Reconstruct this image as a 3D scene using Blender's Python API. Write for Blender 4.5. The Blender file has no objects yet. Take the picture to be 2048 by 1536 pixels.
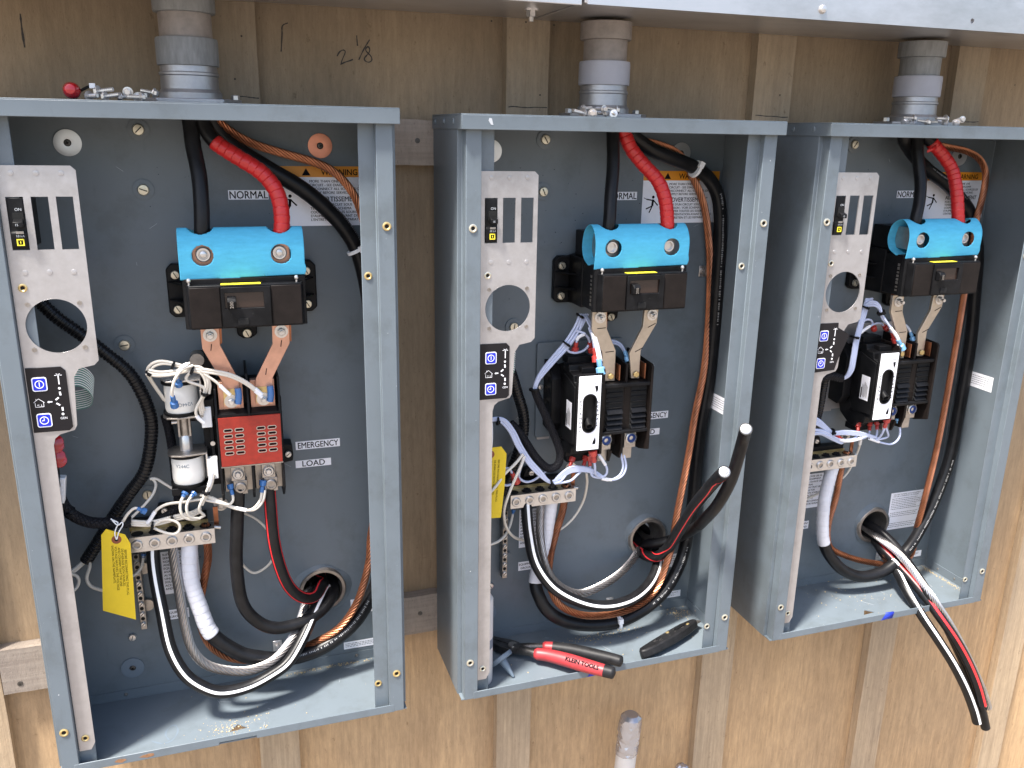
import bpy, math, random
from mathutils import Vector, Matrix, geometry
import numpy as np
random.seed(7); np.random.seed(7)

# ------------------------------------------------------------------ camera / sky / sun / exposure
scene = bpy.context.scene
CAM = np.array([0.23305, -1.16061, 0.77852]); YAW, PITCH, ROLL, FPX = 0.32773, -0.28415, 0.01842, 1727.376
_f = np.array([math.sin(YAW)*math.cos(PITCH), math.cos(YAW)*math.cos(PITCH), math.sin(PITCH)])
_r = np.array([math.cos(YAW), -math.sin(YAW), 0.0]); _u = np.cross(_r, _f)
R_, U_ = math.cos(ROLL)*_r+math.sin(ROLL)*_u, -math.sin(ROLL)*_r+math.cos(ROLL)*_u
cd = bpy.data.cameras.new('camera'); cam = bpy.data.objects.new('camera', cd)
scene.collection.objects.link(cam); scene.camera = cam
cd.sensor_fit = 'HORIZONTAL'; cd.sensor_width = 36; cd.lens = FPX/2048*36; cd.clip_start = 0.02; cd.clip_end = 500
cam.matrix_world = Matrix(((R_[0], U_[0], -_f[0], CAM[0]), (R_[1], U_[1], -_f[1], CAM[1]), (R_[2], U_[2], -_f[2], CAM[2]), (0, 0, 0, 1)))
SUN_AZ = math.radians(-120)      # from +Y towards +X : sun stands to the left and in front of the wall
SUN_EL = math.radians(64.5)
wd = bpy.data.worlds.new('World'); scene.world = wd; wd.use_nodes = True
nt = wd.node_tree; bg = nt.nodes['Background']
sky = nt.nodes.new('ShaderNodeTexSky'); sky.sky_type = 'NISHITA'; sky.sun_disc = False
sky.sun_elevation = SUN_EL; sky.sun_rotation = SUN_AZ; sky.dust_density = 3.0; sky.air_density = 1.0
nt.links.new(sky.outputs[0], bg.inputs[0]); bg.inputs[1].default_value = 0.13
sd = bpy.data.lights.new('sun', 'SUN'); sd.energy = 4.1; sd.angle = math.radians(7); sd.color = (1, 0.95, 0.88)
sun = bpy.data.objects.new('sun', sd); scene.collection.objects.link(sun)
tosun = Vector((math.sin(SUN_AZ)*math.cos(SUN_EL), math.cos(SUN_AZ)*math.cos(SUN_EL), math.sin(SUN_EL)))
sun.rotation_euler = tosun.to_track_quat('Z', 'Y').to_euler(); sun.location = tosun*5
vs = scene.view_settings; vs.view_transform = 'Standard'; vs.look = 'None'; vs.gamma = 1; vs.use_curve_mapping = False
vs.exposure = 1.5

# ------------------------------------------------------------------ helpers
C = scene.collection
def W(u, v, y):                       # photo pixel -> point on the vertical plane at depth y
    d = R_*((u-1024)/FPX)+U_*((768-v)/FPX)+_f
    return CAM+d*((y-CAM[1])/d[1])
def Wz(u, v, z):                      # photo pixel -> point on a level plane
    d = R_*((u-1024)/FPX)+U_*((768-v)/FPX)+_f
    return CAM+d*((z-CAM[2])/d[2])
def V(*a): return np.array(a, float)
def nrm(v): return v/(np.linalg.norm(v)+1e-12)

class MB:
    def __init__(s, o=(0, 0, 0)):
        s.v = []; s.f = []; s.m = []; s.mi = 0; s.o = np.array(o, float)
    def add(s, vs_, fs):
        b = len(s.v); s.v += [tuple(np.array(p)+s.o) for p in vs_]
        for f in fs: s.f.append([i+b for i in f]); s.m.append(s.mi)
        return s
    def mat(s, i): s.mi = i; return s
    def box(s, x0, x1, y0, y1, z0, z1):
        P = [(x, y, z) for x in (x0, x1) for y in (y0, y1) for z in (z0, z1)]
        return s.add(P, [(0, 1, 3, 2), (4, 6, 7, 5), (0, 4, 5, 1), (2, 3, 7, 6), (0, 2, 6, 4), (1, 5, 7, 3)])
    def obox(s, c, ax, ay, az, hx, hy, hz):
        c, ax, ay, az = map(np.array, (c, ax, ay, az))
        P = [c+ax*hx*a+ay*hy*b+az*hz*d for a in (-1, 1) for b in (-1, 1) for d in (-1, 1)]
        return s.add(P, [(0, 1, 3, 2), (4, 6, 7, 5), (0, 4, 5, 1), (2, 3, 7, 6), (0, 2, 6, 4), (1, 5, 7, 3)])
    def prism(s, poly, a0, a1, axis='y'):     # poly in the two other axes: y->(x,z)  x->(y,z)  z->(x,y)
        n = len(poly)
        def P(p, a): return {'y': (p[0], a, p[1]), 'x': (a, p[0], p[1]), 'z': (p[0], p[1], a)}[axis]
        return s.add([P(p, a0) for p in poly]+[P(p, a1) for p in poly],
                     [list(range(n)), list(range(2*n-1, n-1, -1))]+[(i, i+n, (i+1) % n+n, (i+1) % n) for i in range(n)])
    def plate(s, outer, holes, a0, a1, axis='y'):
        loops = [outer]+holes
        tri = geometry.tessellate_polygon([[Vector((p[0], p[1], 0)) for p in l] for l in loops])
        flat = [p for l in loops for p in l]; n = len(flat)
        def P(p, a): return {'y': (p[0], a, p[1]), 'x': (a, p[0], p[1]), 'z': (p[0], p[1], a)}[axis]
        fs = [tuple(t) for t in tri]+[tuple(i+n for i in t[::-1]) for t in tri]; k = 0
        for l in loops:
            m = len(l); fs += [(k+i, k+i+n, k+(i+1) % m+n, k+(i+1) % m) for i in range(m)]; k += m
        return s.add([P(p, a0) for p in flat]+[P(p, a1) for p in flat], fs)
    def lathe(s, prof, c, ax, n=20):          # prof [(r,h)] along ax from c
        c = np.array(c, float); ax = nrm(np.array(ax, float))
        t = V(0, 0, 1) if abs(ax[2]) < .9 else V(1, 0, 0); e1 = nrm(np.cross(ax, t)); e2 = np.cross(ax, e1)
        P = []; F = []
        for r, h in prof:
            for k in range(n):
                a = 2*math.pi*(k+.5)/n; P.append(c+ax*h+(e1*math.cos(a)+e2*math.sin(a))*max(r, 1e-5))
        for i in range(len(prof)-1):
            for k in range(n): F.append((i*n+k, i*n+(k+1) % n, (i+1)*n+(k+1) % n, (i+1)*n+k))
        F.append(list(range(n))[::-1]); F.append([(len(prof)-1)*n+k for k in range(n)])
        return s.add(P, F)
    def cyl(s, p0, p1, r, r1=None, n=16):
        p0 = np.array(p0, float); p1 = np.array(p1, float); L = np.linalg.norm(p1-p0)
        return s.lathe([(r, 0), (r if r1 is None else r1, L)], p0, p1-p0, n)
    def tube(s, pts, r, n=12, caps=True):     # r number or list
        pts = np.array(pts); F1, F2 = frames(pts); m = len(pts)
        rr = r if hasattr(r, '__len__') else [r]*m
        A = [2*math.pi*k/n for k in range(n)]
        P = [pts[i]+rr[i]*(F1[i]*math.cos(a)+F2[i]*math.sin(a)) for i in range(m) for a in A]
        F = [(i*n+k, i*n+(k+1) % n, (i+1)*n+(k+1) % n, (i+1)*n+k) for i in range(m-1) for k in range(n)]
        if caps: F += [list(range(n))[::-1], [(m-1)*n+k for k in range(n)]]
        return s.add(P, F)
    def stripe(s, pts, r, ang, half, k=4, F=None):   # ribbon on a cable's surface; ang measured from the front
        pts = np.array(pts); F1, F2 = F or frames(pts); m = len(pts); P = []; Fc = []
        an = ang if hasattr(ang, '__len__') else [ang]*m
        for i in range(m):
            for j in range(k+1):
                a = an[i]-half+2*half*j/k; P.append(pts[i]+r*(F1[i]*math.cos(a)+F2[i]*math.sin(a)))
        for i in range(m-1):
            for j in range(k): Fc.append((i*(k+1)+j, (i+1)*(k+1)+j, (i+1)*(k+1)+j+1, i*(k+1)+j+1))
        return s.add(P, Fc)
    def strands(s, pts, R, n=12, pitch=9, seg=5):
        pts = np.array(pts); F1, F2 = frames(pts); m = len(pts)
        L = np.concatenate([[0], np.cumsum(np.linalg.norm(np.diff(pts, axis=0), axis=1))]); rs = R*2.25/n
        s.mat(1).tube(pts, R*.6, 8); s.mat(0)
        for k in range(n):
            a = 2*math.pi*k/n+L/(R*pitch)*2*math.pi
            p = pts+(R-rs*.9)*(F1*np.cos(a)[:, None]+F2*np.sin(a)[:, None]); s.tube(p, rs, seg)
        return s
    def text(s, st, size, o, right=(1, 0, 0), up=(0, 0, 1), align='L', xs=1.0):
        vv, ff, w = text_geo(st); right = np.array(right, float); up = np.array(up, float); o = np.array(o, float)
        off = {'L': 0, 'C': -w/2, 'R': -w}[align]
        nn = np.cross(right, up)
        for k_, (dx, dy) in enumerate(((0, 0), (.03, .0), (.015, .02)) if size > .007 else ((0, 0), (.03, 0)) if size > .0042 else ((.014, 0),)):
            s.add([o+right*((x+off+dx-.014)*size*xs)+up*((y+dy)*size)+nn*(.00004*k_) for x, y in vv], ff)
        return s
    def build(s, name, mats, parent=None, bevel=0, smooth=True, ang=0.7, solid=0):
        me = bpy.data.meshes.new(name); o = bpy.data.objects.new(name, me)
        off = np.array(parent['_o']) if parent is not None else np.zeros(3)
        if parent is None:
            a = np.array(s.v); off = V((a[:, 0].min()+a[:, 0].max())/2, (a[:, 1].min()+a[:, 1].max())/2, a[:, 2].min())
        me.from_pydata([tuple(np.array(p)-off) for p in s.v], [], s.f)
        ms = mats if isinstance(mats, (list, tuple)) else [mats]
        for m in ms: me.materials.append(M[m])
        if len(ms) > 1: me.polygons.foreach_set('material_index', s.m)
        if smooth:
            me.polygons.foreach_set('use_smooth', [True]*len(me.polygons)); me.set_sharp_from_angle(angle=ang)
        me.update(); C.objects.link(o)
        o['_o'] = tuple(off)
        if parent is not None:
            o.parent = parent; po = np.array(parent['_o']); o.location = tuple(off-po)
        else: o.location = tuple(off)
        if solid:
            sm = o.modifiers.new('solid', 'SOLIDIFY'); sm.thickness = solid; sm.offset = -1
        if bevel:
            b = o.modifiers.new('bevel', 'BEVEL'); b.width = bevel; b.segments = 2; b.limit_method = 'ANGLE'; b.angle_limit = 0.6; b.use_clamp_overlap = True
        return o
def tag(o, label, cat, group=None, kind=None):
    if label: o['label'] = label
    if cat: o['category'] = cat
    if group: o['group'] = group
    if kind: o['kind'] = kind
    return o
def thing(name, label, cat, loc, group=None):
    o = bpy.data.objects.new(name, None); C.objects.link(o); o.location = tuple(loc); o['_o'] = tuple(float(a) for a in loc)
    o.empty_display_size = .01
    return tag(o, label, cat, group)
def frames(pts):
    pts = np.array(pts); m = len(pts); T = np.gradient(pts, axis=0); T /= np.linalg.norm(T, axis=1)[:, None]+1e-12
    F1 = np.zeros((m, 3)); front = nrm(V(.08, -1, .5)); prev = None
    for i in range(m):
        p = front-T[i]*(front@T[i])
        if np.linalg.norm(p) < .35 and prev is not None: p = prev-T[i]*(prev@T[i])
        elif np.linalg.norm(p) < .05: p = np.cross(T[i], V(1, 0, 0))
        n1 = nrm(p)
        if prev is not None: n1 = nrm(n1*.35+prev*.65); n1 = nrm(n1-T[i]*(n1@T[i]))
        F1[i] = n1; prev = n1
    return F1, np.cross(T, F1)
def spline(cp, step=.003):
    cp = np.array(cp, float); P = np.vstack([2*cp[0]-cp[1], cp, 2*cp[-1]-cp[-2]]); out = []
    for i in range(1, len(P)-2):
        p0, p1, p2, p3 = P[i-1:i+3]; n = max(2, int(np.linalg.norm(p2-p1)/step))
        for k in range(n):
            t = k/n; out.append(.5*((2*p1)+(-p0+p2)*t+(2*p0-5*p1+4*p2-p3)*t*t+(-p0+3*p1-3*p2+p3)*t**3))
    out.append(cp[-1]); out = np.array(out)
    for _ in range(2):
        o2 = out.copy(); o2[1:-1] = (out[:-2]+2*out[1:-1]+out[2:])/4; out = o2
    return out
def path(px, step=.003): return spline([W(*p) if not isinstance(p, np.ndarray) else p for p in px], step)
_tc = {}
def text_geo(st):
    if st in _tc: return _tc[st]
    cu = bpy.data.curves.new('t', 'FONT'); cu.body = st; cu.size = 1; cu.resolution_u = 3
    ob = bpy.data.objects.new('t', cu); C.objects.link(ob)
    dg = bpy.context.evaluated_depsgraph_get(); me = bpy.data.meshes.new_from_object(ob.evaluated_get(dg))
    vv = [(v.co.x, v.co.y) for v in me.vertices]; ff = [tuple(p.vertices) for p in me.polygons]
    w = max([x for x, y in vv], default=0)
    bpy.data.objects.remove(ob); bpy.data.curves.remove(cu); bpy.data.meshes.remove(me)
    _tc[st] = (vv, ff, w); return _tc[st]
def circ(x, z, r, n=28, a0=0): return [(x+r*math.cos(a0+2*math.pi*k/n), z+r*math.sin(a0+2*math.pi*k/n)) for k in range(n)]
def rrect(x0, x1, z0, z1, r, n=4):
    o = []
    for cx, cz, a in ((x1-r, z1-r, 0), (x0+r, z1-r, 90), (x0+r, z0+r, 180), (x1-r, z0+r, 270)):
        for k in range(n+1): t = math.radians(a+90*k/n); o.append((cx+r*math.cos(t), cz+r*math.sin(t)))
    return o

# ------------------------------------------------------------------ materials
M = {}
def mat(name, col, rough=.5, metal=0, spec=.5, var=.0, vscale=30, bump=0, bscale=200, stretch=(1, 1, 1), col2=None, vor=False, coat=0, trans=0, rvar=0, detail=4):
    m = bpy.data.materials.new(name); m.use_nodes = True; n = m.node_tree; b = n.nodes['Principled BSDF']; L = n.links
    b.inputs['Base Color'].default_value = (*col, 1); b.inputs['Roughness'].default_value = rough; b.inputs['Metallic'].default_value = metal
    b.inputs['Specular IOR Level'].default_value = spec
    if coat: b.inputs['Coat Weight'].default_value = coat; b.inputs['Coat Roughness'].default_value = .15
    if trans: b.inputs['Transmission Weight'].default_value = trans
    tc = n.nodes.new('ShaderNodeTexCoord'); mp = n.nodes.new('ShaderNodeMapping'); mp.inputs['Scale'].default_value = stretch
    gp = n.nodes.new('ShaderNodeNewGeometry'); L.new(gp.outputs['Position'], mp.inputs[0])
    if var or col2:
        t = n.nodes.new('ShaderNodeTexVoronoi' if vor else 'ShaderNodeTexNoise'); t.inputs['Scale'].default_value = vscale
        if not vor: t.inputs['Detail'].default_value = detail; t.inputs['Roughness'].default_value = .65
        L.new(mp.outputs[0], t.inputs['Vector'])
        rp = n.nodes.new('ShaderNodeValToRGB'); c2 = col2 or tuple(c*(1-var) for c in col); c1 = tuple(min(1, c*(1+var)) for c in col) if not col2 else col
        rp.color_ramp.elements[0].position = .3; rp.color_ramp.elements[1].position = .7
        rp.color_ramp.elements[0].color = (*c2, 1); rp.color_ramp.elements[1].color = (*c1, 1)
        L.new(t.outputs['Color'] if vor else t.outputs['Fac'], rp.inputs[0]); L.new(rp.outputs[0], b.inputs['Base Color'])
        if rvar:
            mr = n.nodes.new('ShaderNodeMapRange'); mr.inputs['To Min'].default_value = rough-rvar; mr.inputs['To Max'].default_value = rough+rvar
            L.new(t.outputs['Color'] if vor else t.outputs['Fac'], mr.inputs[0]); L.new(mr.outputs[0], b.inputs['Roughness'])
    if bump:
        t2 = n.nodes.new('ShaderNodeTexNoise'); t2.inputs['Scale'].default_value = bscale; t2.inputs['Detail'].default_value = 3
        L.new(mp.outputs[0], t2.inputs['Vector']); bp = n.nodes.new('ShaderNodeBump'); bp.inputs['Strength'].default_value = bump; bp.inputs['Distance'].default_value = .001
        L.new(t2.outputs['Fac'], bp.inputs['Height']); L.new(bp.outputs[0], b.inputs['Normal'])
    M[name] = m; return m
mat('paint', (.134, .162, .184), .40, spec=.4, var=.07, vscale=6, bump=.06, bscale=900, rvar=.06)
def smudge(name, scale, lo, p0, p1, stretch=(1, 1, 1)):      # finger marks, dried drips and dust films
    m = M[name]; n = m.node_tree; b = n.nodes['Principled BSDF']; L = n.links; src = b.inputs['Base Color'].links[0].from_socket
    gp = n.nodes.new('ShaderNodeNewGeometry'); mp = n.nodes.new('ShaderNodeMapping'); mp.inputs['Scale'].default_value = stretch; L.new(gp.outputs['Position'], mp.inputs[0])
    t = n.nodes.new('ShaderNodeTexNoise'); t.inputs['Scale'].default_value = scale; t.inputs['Detail'].default_value = 8; t.inputs['Roughness'].default_value = .7; L.new(mp.outputs[0], t.inputs['Vector'])
    r = n.nodes.new('ShaderNodeValToRGB'); r.color_ramp.elements[0].position = p0; r.color_ramp.elements[1].position = p1
    r.color_ramp.elements[0].color = (*lo, 1); r.color_ramp.elements[1].color = (1, 1, 1, 1); L.new(t.outputs['Fac'], r.inputs[0])
    x = n.nodes.new('ShaderNodeMix'); x.data_type = 'RGBA'; x.blend_type = 'MULTIPLY'; x.inputs[0].default_value = 1; L.new(src, x.inputs[6]); L.new(r.outputs[0], x.inputs[7]); L.new(x.outputs[2], b.inputs['Base Color'])
smudge('paint', 14, (.86, .85, .83), .36, .50); smudge('paint', 60, (.90, .90, .90), .30, .40, (1, 1, .25))
mat('galv', (.44, .43, .435), .36, .65, var=.06, vscale=90, rvar=.08, bump=.08, bscale=250)
mat('wireway', (.55, .55, .57), .32, .75, var=.06, vscale=5, rvar=.08)
mat('castal', (.36, .36, .37), .40, .75, var=.12, vscale=60, bump=.25, bscale=500)
mat('steel', (.60, .58, .56), .28, .75, var=.1, vscale=90)
mat('dullsteel', (.36, .33, .30), .42, .9, var=.25, vscale=80)
mat('zinc', (.60, .56, .45), .3, .7, var=.12, vscale=90)
mat('brass', (.60, .45, .20), .3, .7, var=.15, vscale=150)
mat('washer', (.62, .63, .64), .3, .7, var=.05, vscale=40)
mat('washer_reflection', (.74, .30, .19), .34, .5, var=.1, vscale=60)  # orange reflection painted into the colour of one washer
mat('tinbar', (.48, .405, .32), .34, .6, var=.12, vscale=50)
mat('copperbar_reflection', (.62, .34, .24), .36, .6, var=.14, vscale=40)  # tinned copper with an orange reflection put into its colour
mat('copper', (.31, .125, .065), .34, .85, var=.35, vscale=45)
mat('alstrand', (.44, .42, .41), .34, .95, var=.15, vscale=60)
mat('black', (.009, .009, .010), .42, spec=.16, var=.3, vscale=60, bump=.05, bscale=600)
mat('blackbrown', (.012, .009, .008), .45, spec=.16, var=.3, vscale=60, bump=.05, bscale=600)
mat('cable', (.009, .009, .010), .36, spec=.24, var=.4, vscale=50, bump=.08, bscale=300, rvar=.12)
mat('sleeve', (.010, .010, .013), .55, spec=.25, bump=.9, bscale=700)
mat('loom', (.010, .010, .011), .28, spec=.35)
mat('void', (.004, .004, .004), .9)
mat('redtape', (.50, .018, .018), .34, var=.12, vscale=70, bump=.15, bscale=250)
mat('whitetape', (.66, .66, .70), .42, var=.05, vscale=60, bump=.2, bscale=200)
mat('redstripe', (.66, .03, .035), .38)
mat('whitestripe', (.82, .82, .82), .42)
mat('redplate', (.23, .014, .006), .5, var=.18, vscale=120, bump=.15, bscale=500)
mat('blue', (.075, .40, .60), .72, spec=.25, var=.08, vscale=70, stretch=(1, 1, 4), bump=.2, bscale=500)
mat('coilwrap', (.78, .76, .71), .4, var=.05, vscale=30, bump=.5, bscale=70)
mat('cream', (.66, .61, .53), .42)
mat('lilac', (.50, .55, .72), .42)
mat('nylon', (.82, .82, .82), .4)
mat('sleevewhite', (.84, .84, .86), .45)
mat('label', (.90, .90, .95), .45, var=.03, vscale=40)
mat('orange', (.72, .27, .012), .45)
mat('ink', (.008, .008, .010), .8, spec=.08)
mat('yellow', (.74, .52, .01), .5, var=.04, vscale=60)
mat('yelstrip', (.88, .75, .04), .4)
mat('eyelet', (.24, .065, .025), .6)
mat('connblue', (.045, .15, .38), .25, spec=.6)
mat('connsky', (.19, .42, .66), .3, spec=.6)
mat('connred', (.45, .045, .035), .3, spec=.6)
mat('btnblue', (.006, .02, .46), .35)
mat('facia', (.010, .009, .011), .35, spec=.25)
mat('screenwhite', (.85, .85, .88), .4)
mat('pvc', (.34, .34, .375), .42, var=.06, vscale=30)
mat('pvcold', (.23, .20, .18), .5, var=.25, vscale=45)
mat('pvcold2', (.19, .195, .195), .5, var=.22, vscale=40, stretch=(4, 4, 1))
mat('whitepvc', (.60, .57, .54), .4, var=.04, vscale=30)
mat('foil', (.46, .46, .49), .25, .7)
smudge('galv', 9, (.80, .79, .78), .34, .52)
smudge('blue', 22, (.88, .90, .92), .33, .45)
smudge('black', 40, (.6, .6, .6), .4, .6)
smudge('wireway', 7, (.78, .78, .77), .38, .55, (.4, 1, 1))
mat('redgrip', (.33, .03, .035), .45, var=.15, vscale=80)
mat('blackgrip', (.012, .012, .013), .5, spec=.25, var=.4, vscale=90)
mat('toolsteel', (.10, .095, .09), .38, .8, var=.5, vscale=70)
mat('greyblue', (.14, .18, .22), .5)
mat('redcap', (.42, .006, .012), .15, coat=.5)
mat('ribbon', (.08, .22, .19), .35, spec=.6)
mat('pcb', (.04, .22, .10), .5)
mat('bluetape', (.01, .03, .35), .5)
mat('darkglass', (.028, .016, .012), .25)
mat('lugtin', (.44, .40, .36), .38, .8, var=.15, vscale=80)
mat('lugblue', (.02, .05, .20), .35, .6)
mat('sawdust', (.46, .36, .21), .8)
mat('printink', (.30, .30, .30), .6)
mat('pencil', (.035, .03, .028), .7)
mat('chip', (.48, .50, .52), .5)
mat('bareends', (.42, .42, .42), .35, .7, var=.06, vscale=600)

def wood(name, base, dark, gs, stain_bounce=None, seed=0., fib=.45):
    m = bpy.data.materials.new(name); m.use_nodes = True; n = m.node_tree; b = n.nodes['Principled BSDF']; L = n.links
    geo = n.nodes.new('ShaderNodeNewGeometry')
    def noise(scale, vec, detail=5, rough=.6):
        mp = n.nodes.new('ShaderNodeMapping'); mp.inputs['Scale'].default_value = vec; mp.inputs['Location'].default_value = (seed, seed*2, seed*3)
        t = n.nodes.new('ShaderNodeTexNoise'); t.inputs['Scale'].default_value = scale; t.inputs['Detail'].default_value = detail; t.inputs['Roughness'].default_value = rough
        L.new(geo.outputs['Position'], mp.inputs[0]); L.new(mp.outputs[0], t.inputs['Vector']); return t.outputs['Fac']
    def ramp(fac, p0, p1, c0, c1):
        r = n.nodes.new('ShaderNodeValToRGB'); r.color_ramp.elements[0].position = p0; r.color_ramp.elements[1].position = p1
        r.color_ramp.elements[0].color = (*c0, 1); r.color_ramp.elements[1].color = (*c1, 1); L.new(fac, r.inputs[0]); return r.outputs[0]
    def mix(fac, a, bb, mode='MIX'):
        x = n.nodes.new('ShaderNodeMix'); x.data_type = 'RGBA'; x.blend_type = mode
        if isinstance(fac, float): x.inputs[0].default_value = fac
        else: L.new(fac, x.inputs[0])
        for s_, v_ in ((6, a), (7, bb)):
            if isinstance(v_, tuple): x.inputs[s_].default_value = (*v_, 1)
            else: L.new(v_, x.inputs[s_])
        return x.outputs[2]
    g1 = noise(1, gs, 6, .7); g2 = noise(9, (1, 1, .6), 4); g3 = noise(500, (1, 1, .35), 3, .7)
    col = mix(fib, ramp(g1, .32, .68, dark, base), ramp(g2, .3, .7, dark, base))
    sp = ramp(g3, .28, .40, (.45, .42, .38), (1, 1, 1)); col = mix(.55, col, sp, 'MULTIPLY')
    if stain_bounce:
        s1 = noise(3.1, (1, 1, .8), 4, .6); sf = ramp(s1, .50, .72, (0, 0, 0), (1, 1, 1))
        sx = n.nodes.new('ShaderNodeSeparateXYZ'); L.new(geo.outputs['Position'], sx.inputs[0])
        mr = n.nodes.new('ShaderNodeMapRange'); mr.inputs['From Min'].default_value = .45; mr.inputs['From Max'].default_value = -.25; mr.inputs['To Min'].default_value = .12; mr.inputs['To Max'].default_value = .95
        L.new(sx.outputs['Z'], mr.inputs['Value'])      # mud splash plus ground-bounce light put into the colour lower down
        ml = n.nodes.new('ShaderNodeMath'); ml.operation = 'MULTIPLY_ADD'; L.new(sf, ml.inputs[0]); ml.inputs[1].default_value = .3; ml.inputs[2].default_value = .7
        m2 = n.nodes.new('ShaderNodeMath'); m2.operation = 'MULTIPLY'; L.new(ml.outputs[0], m2.inputs[0]); L.new(mr.outputs[0], m2.inputs[1])
        grn = ramp(g1, .30, .62, (.74, .72, .70), (1.06, 1.05, 1.04)); col = mix(m2.outputs[0], col, mix(1.0, mix(.25, stain_bounce, col), grn, 'MULTIPLY'))
    big = noise(2.3, (1.6, 1, .7), 5, .7); col = mix(.45, col, ramp(big, .35, .65, (.78, .77, .78), (1.15, 1.12, 1.05)), 'MULTIPLY')
    spk = noise(95, (1, 1, .5), 4, .8); col = mix(.6, col, ramp(spk, .26, .38, (.35, .30, .26), (1, 1, 1)), 'MULTIPLY')
    fl = noise(170, (1, 1, .3), 3, .75); col = mix(.26, col, ramp(fl, .34, .66, (.72, .71, .70), (1.22, 1.20, 1.18)), 'MULTIPLY')
    drp = noise(16, (1, 1, .06), 5, .7); col = mix(.34, col, ramp(drp, .36, .52, (.74, .73, .74), (1.05, 1.05, 1.04)), 'MULTIPLY')
    L.new(col, b.inputs['Base Color']); b.inputs['Roughness'].default_value = .85; b.inputs['Specular IOR Level'].default_value = .2
    bp = n.nodes.new('ShaderNodeBump'); bp.inputs['Strength'].default_value = .35; bp.inputs['Distance'].default_value = .0015
    ad = n.nodes.new('ShaderNodeMath'); ad.operation = 'ADD'; L.new(g1, ad.inputs[0]); L.new(g3, ad.inputs[1]); L.new(ad.outputs[0], bp.inputs['Height']); L.new(bp.outputs[0], b.inputs['Normal'])
    M[name] = m
wood('siding', (.30, .242, .172), (.212, .168, .118), (190, 190, 16), stain_bounce=(.76, .49, .255), seed=1.3, fib=.66)
wood('batten', (.34, .28, .205), (.25, .20, .142), (200, 200, 6), stain_bounce=(.62, .46, .30), seed=5.1)
wood('board', (.37, .32, .27), (.26, .215, .18), (7, 100, 170), seed=8.7, fib=.25)
def ground_mat():
    m = mat('soil', (.21, .18, .15), .9, var=.35, vscale=14, bump=.8, bscale=30); return m
ground_mat()

# ------------------------------------------------------------------ setting: ground, wall, wireway
g = MB().add([(-60, -80, -.95), (60, -80, -.95), (60, 40, -.95), (-60, 40, -.95)], [(0, 1, 2, 3)])
tag(g.build('ground', 'soil', smooth=False), 'bare brown soil below the wall', 'ground', kind='structure')
BW, BH, BD, BE = .43, .8023, .139, .006
BOX = {'A': (0.0, 0.0), 'B': (.51745, -.0042), 'C': (1.0326, -.0043)}
KO = {'A': (.339, .131, .0305), 'B': (.3485, .1455, .030), 'C': (.294, .105, .0305)}
WHO = {'A': 'red-contactor cabinet', 'B': 'pliers cabinet', 'C': 'hanging-cable cabinet'}
BAT = [(-.525, -.465), (-.147, -.088), (.235, .2935), (.612, .673), (.997, 1.062), (1.368, 1.43), (1.714, 1.775), (2.10, 2.16)]
wall = thing('siding_wall', 'weathered tan plywood board-and-batten wall behind the cabinets', 'wall', (.7, .02, -.95))
edges = [-3.0]+[(a+b)/2 for a, b in BAT]+[5.0]
for i in range(len(edges)-1):
    x0, x1 = edges[i]+.001, edges[i+1]-.001
    holes = [circ(BOX[k][0]+KO[k][0], BOX[k][1]+KO[k][1], KO[k][2]+.002) for k in 'ABC' if x0 < BOX[k][0]+KO[k][0] < x1]
    MB().plate([(x0, -.95), (x1, -.95), (x1, 2.6), (x0, 2.6)], holes, .02, .034).build('siding_panel', 'siding', wall, smooth=False)
MB().box(-3, 5, .16, .165, -.95, 2.6).build('inner_sheathing', 'siding', wall, smooth=False)
for a, b in BAT:
    m = MB(); n = 46; zs = np.linspace(-.95, 2.6, n); l = [a+random.uniform(-.0007, .0007) for _ in zs]; r = [b+random.uniform(-.0007, .0007) for _ in zs]
    P = []; F = []
    for x, z in list(zip(l, zs)): P += [(x, .0195, z), (x, .002, z)]
    for x, z in list(zip(r, zs)): P += [(x, .002, z), (x, .0195, z)]
    for i in range(n-1):
        F += [(2*i, 2*i+2, 2*i+3, 2*i+1), (2*i+1, 2*i+3, 2*n+2*i+2, 2*n+2*i), (2*n+2*i, 2*n+2*i+2, 2*n+2*i+3, 2*n+2*i+1)]
    m.add(P, F).build('batten', 'batten', wall, bevel=0, smooth=False)
# pencil marks on the wall
def scribble(pts, wdt=.0017, y=.0195, name='pencil_mark'):
    p = spline([W(u, v, y) for u, v in pts], .0025); p[:, 1] = y
    P = []; F = []
    for i in range(len(p)):
        t = nrm(p[min(i+1, len(p)-1)]-p[max(i-1, 0)]); nn = V(-t[2], 0, t[0])*wdt*random.uniform(.3, .6)
        P += [p[i]+nn, p[i]-nn]
        if i: F.append((2*i-2, 2*i-1, 2*i+1, 2*i))
    MB().add(P, F).build(name, 'pencil', wall, smooth=False)
cs = lambda x0, y0, s, *pp: [(x0+a/s, y0+b/s) for a, b in pp]
scribble(cs(480, 0, 4.8, (932, 540), (955, 490), (1000, 475), (1015, 500), (985, 560), (965, 630), (985, 600), (1040, 590), (1085, 570)))
scribble(cs(480, 0, 4.8, (1120, 340), (1128, 440)))
scribble(cs(480, 0, 4.8, (1245, 380), (1190, 470), (1140, 575)))
scribble(cs(480, 0, 4.8, (1230, 445), (1195, 470), (1225, 510), (1270, 545), (1265, 595), (1215, 600), (1185, 565), (1225, 525), (1255, 480), (1230, 445)))
scribble(cs(480, 0, 4.8, (460, 220), (400, 245), (405, 300), (395, 495)), .0016)
scribble(cs(0, 0, 3.841, (155, 105), (170, 240), (190, 365)), .0022)
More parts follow.
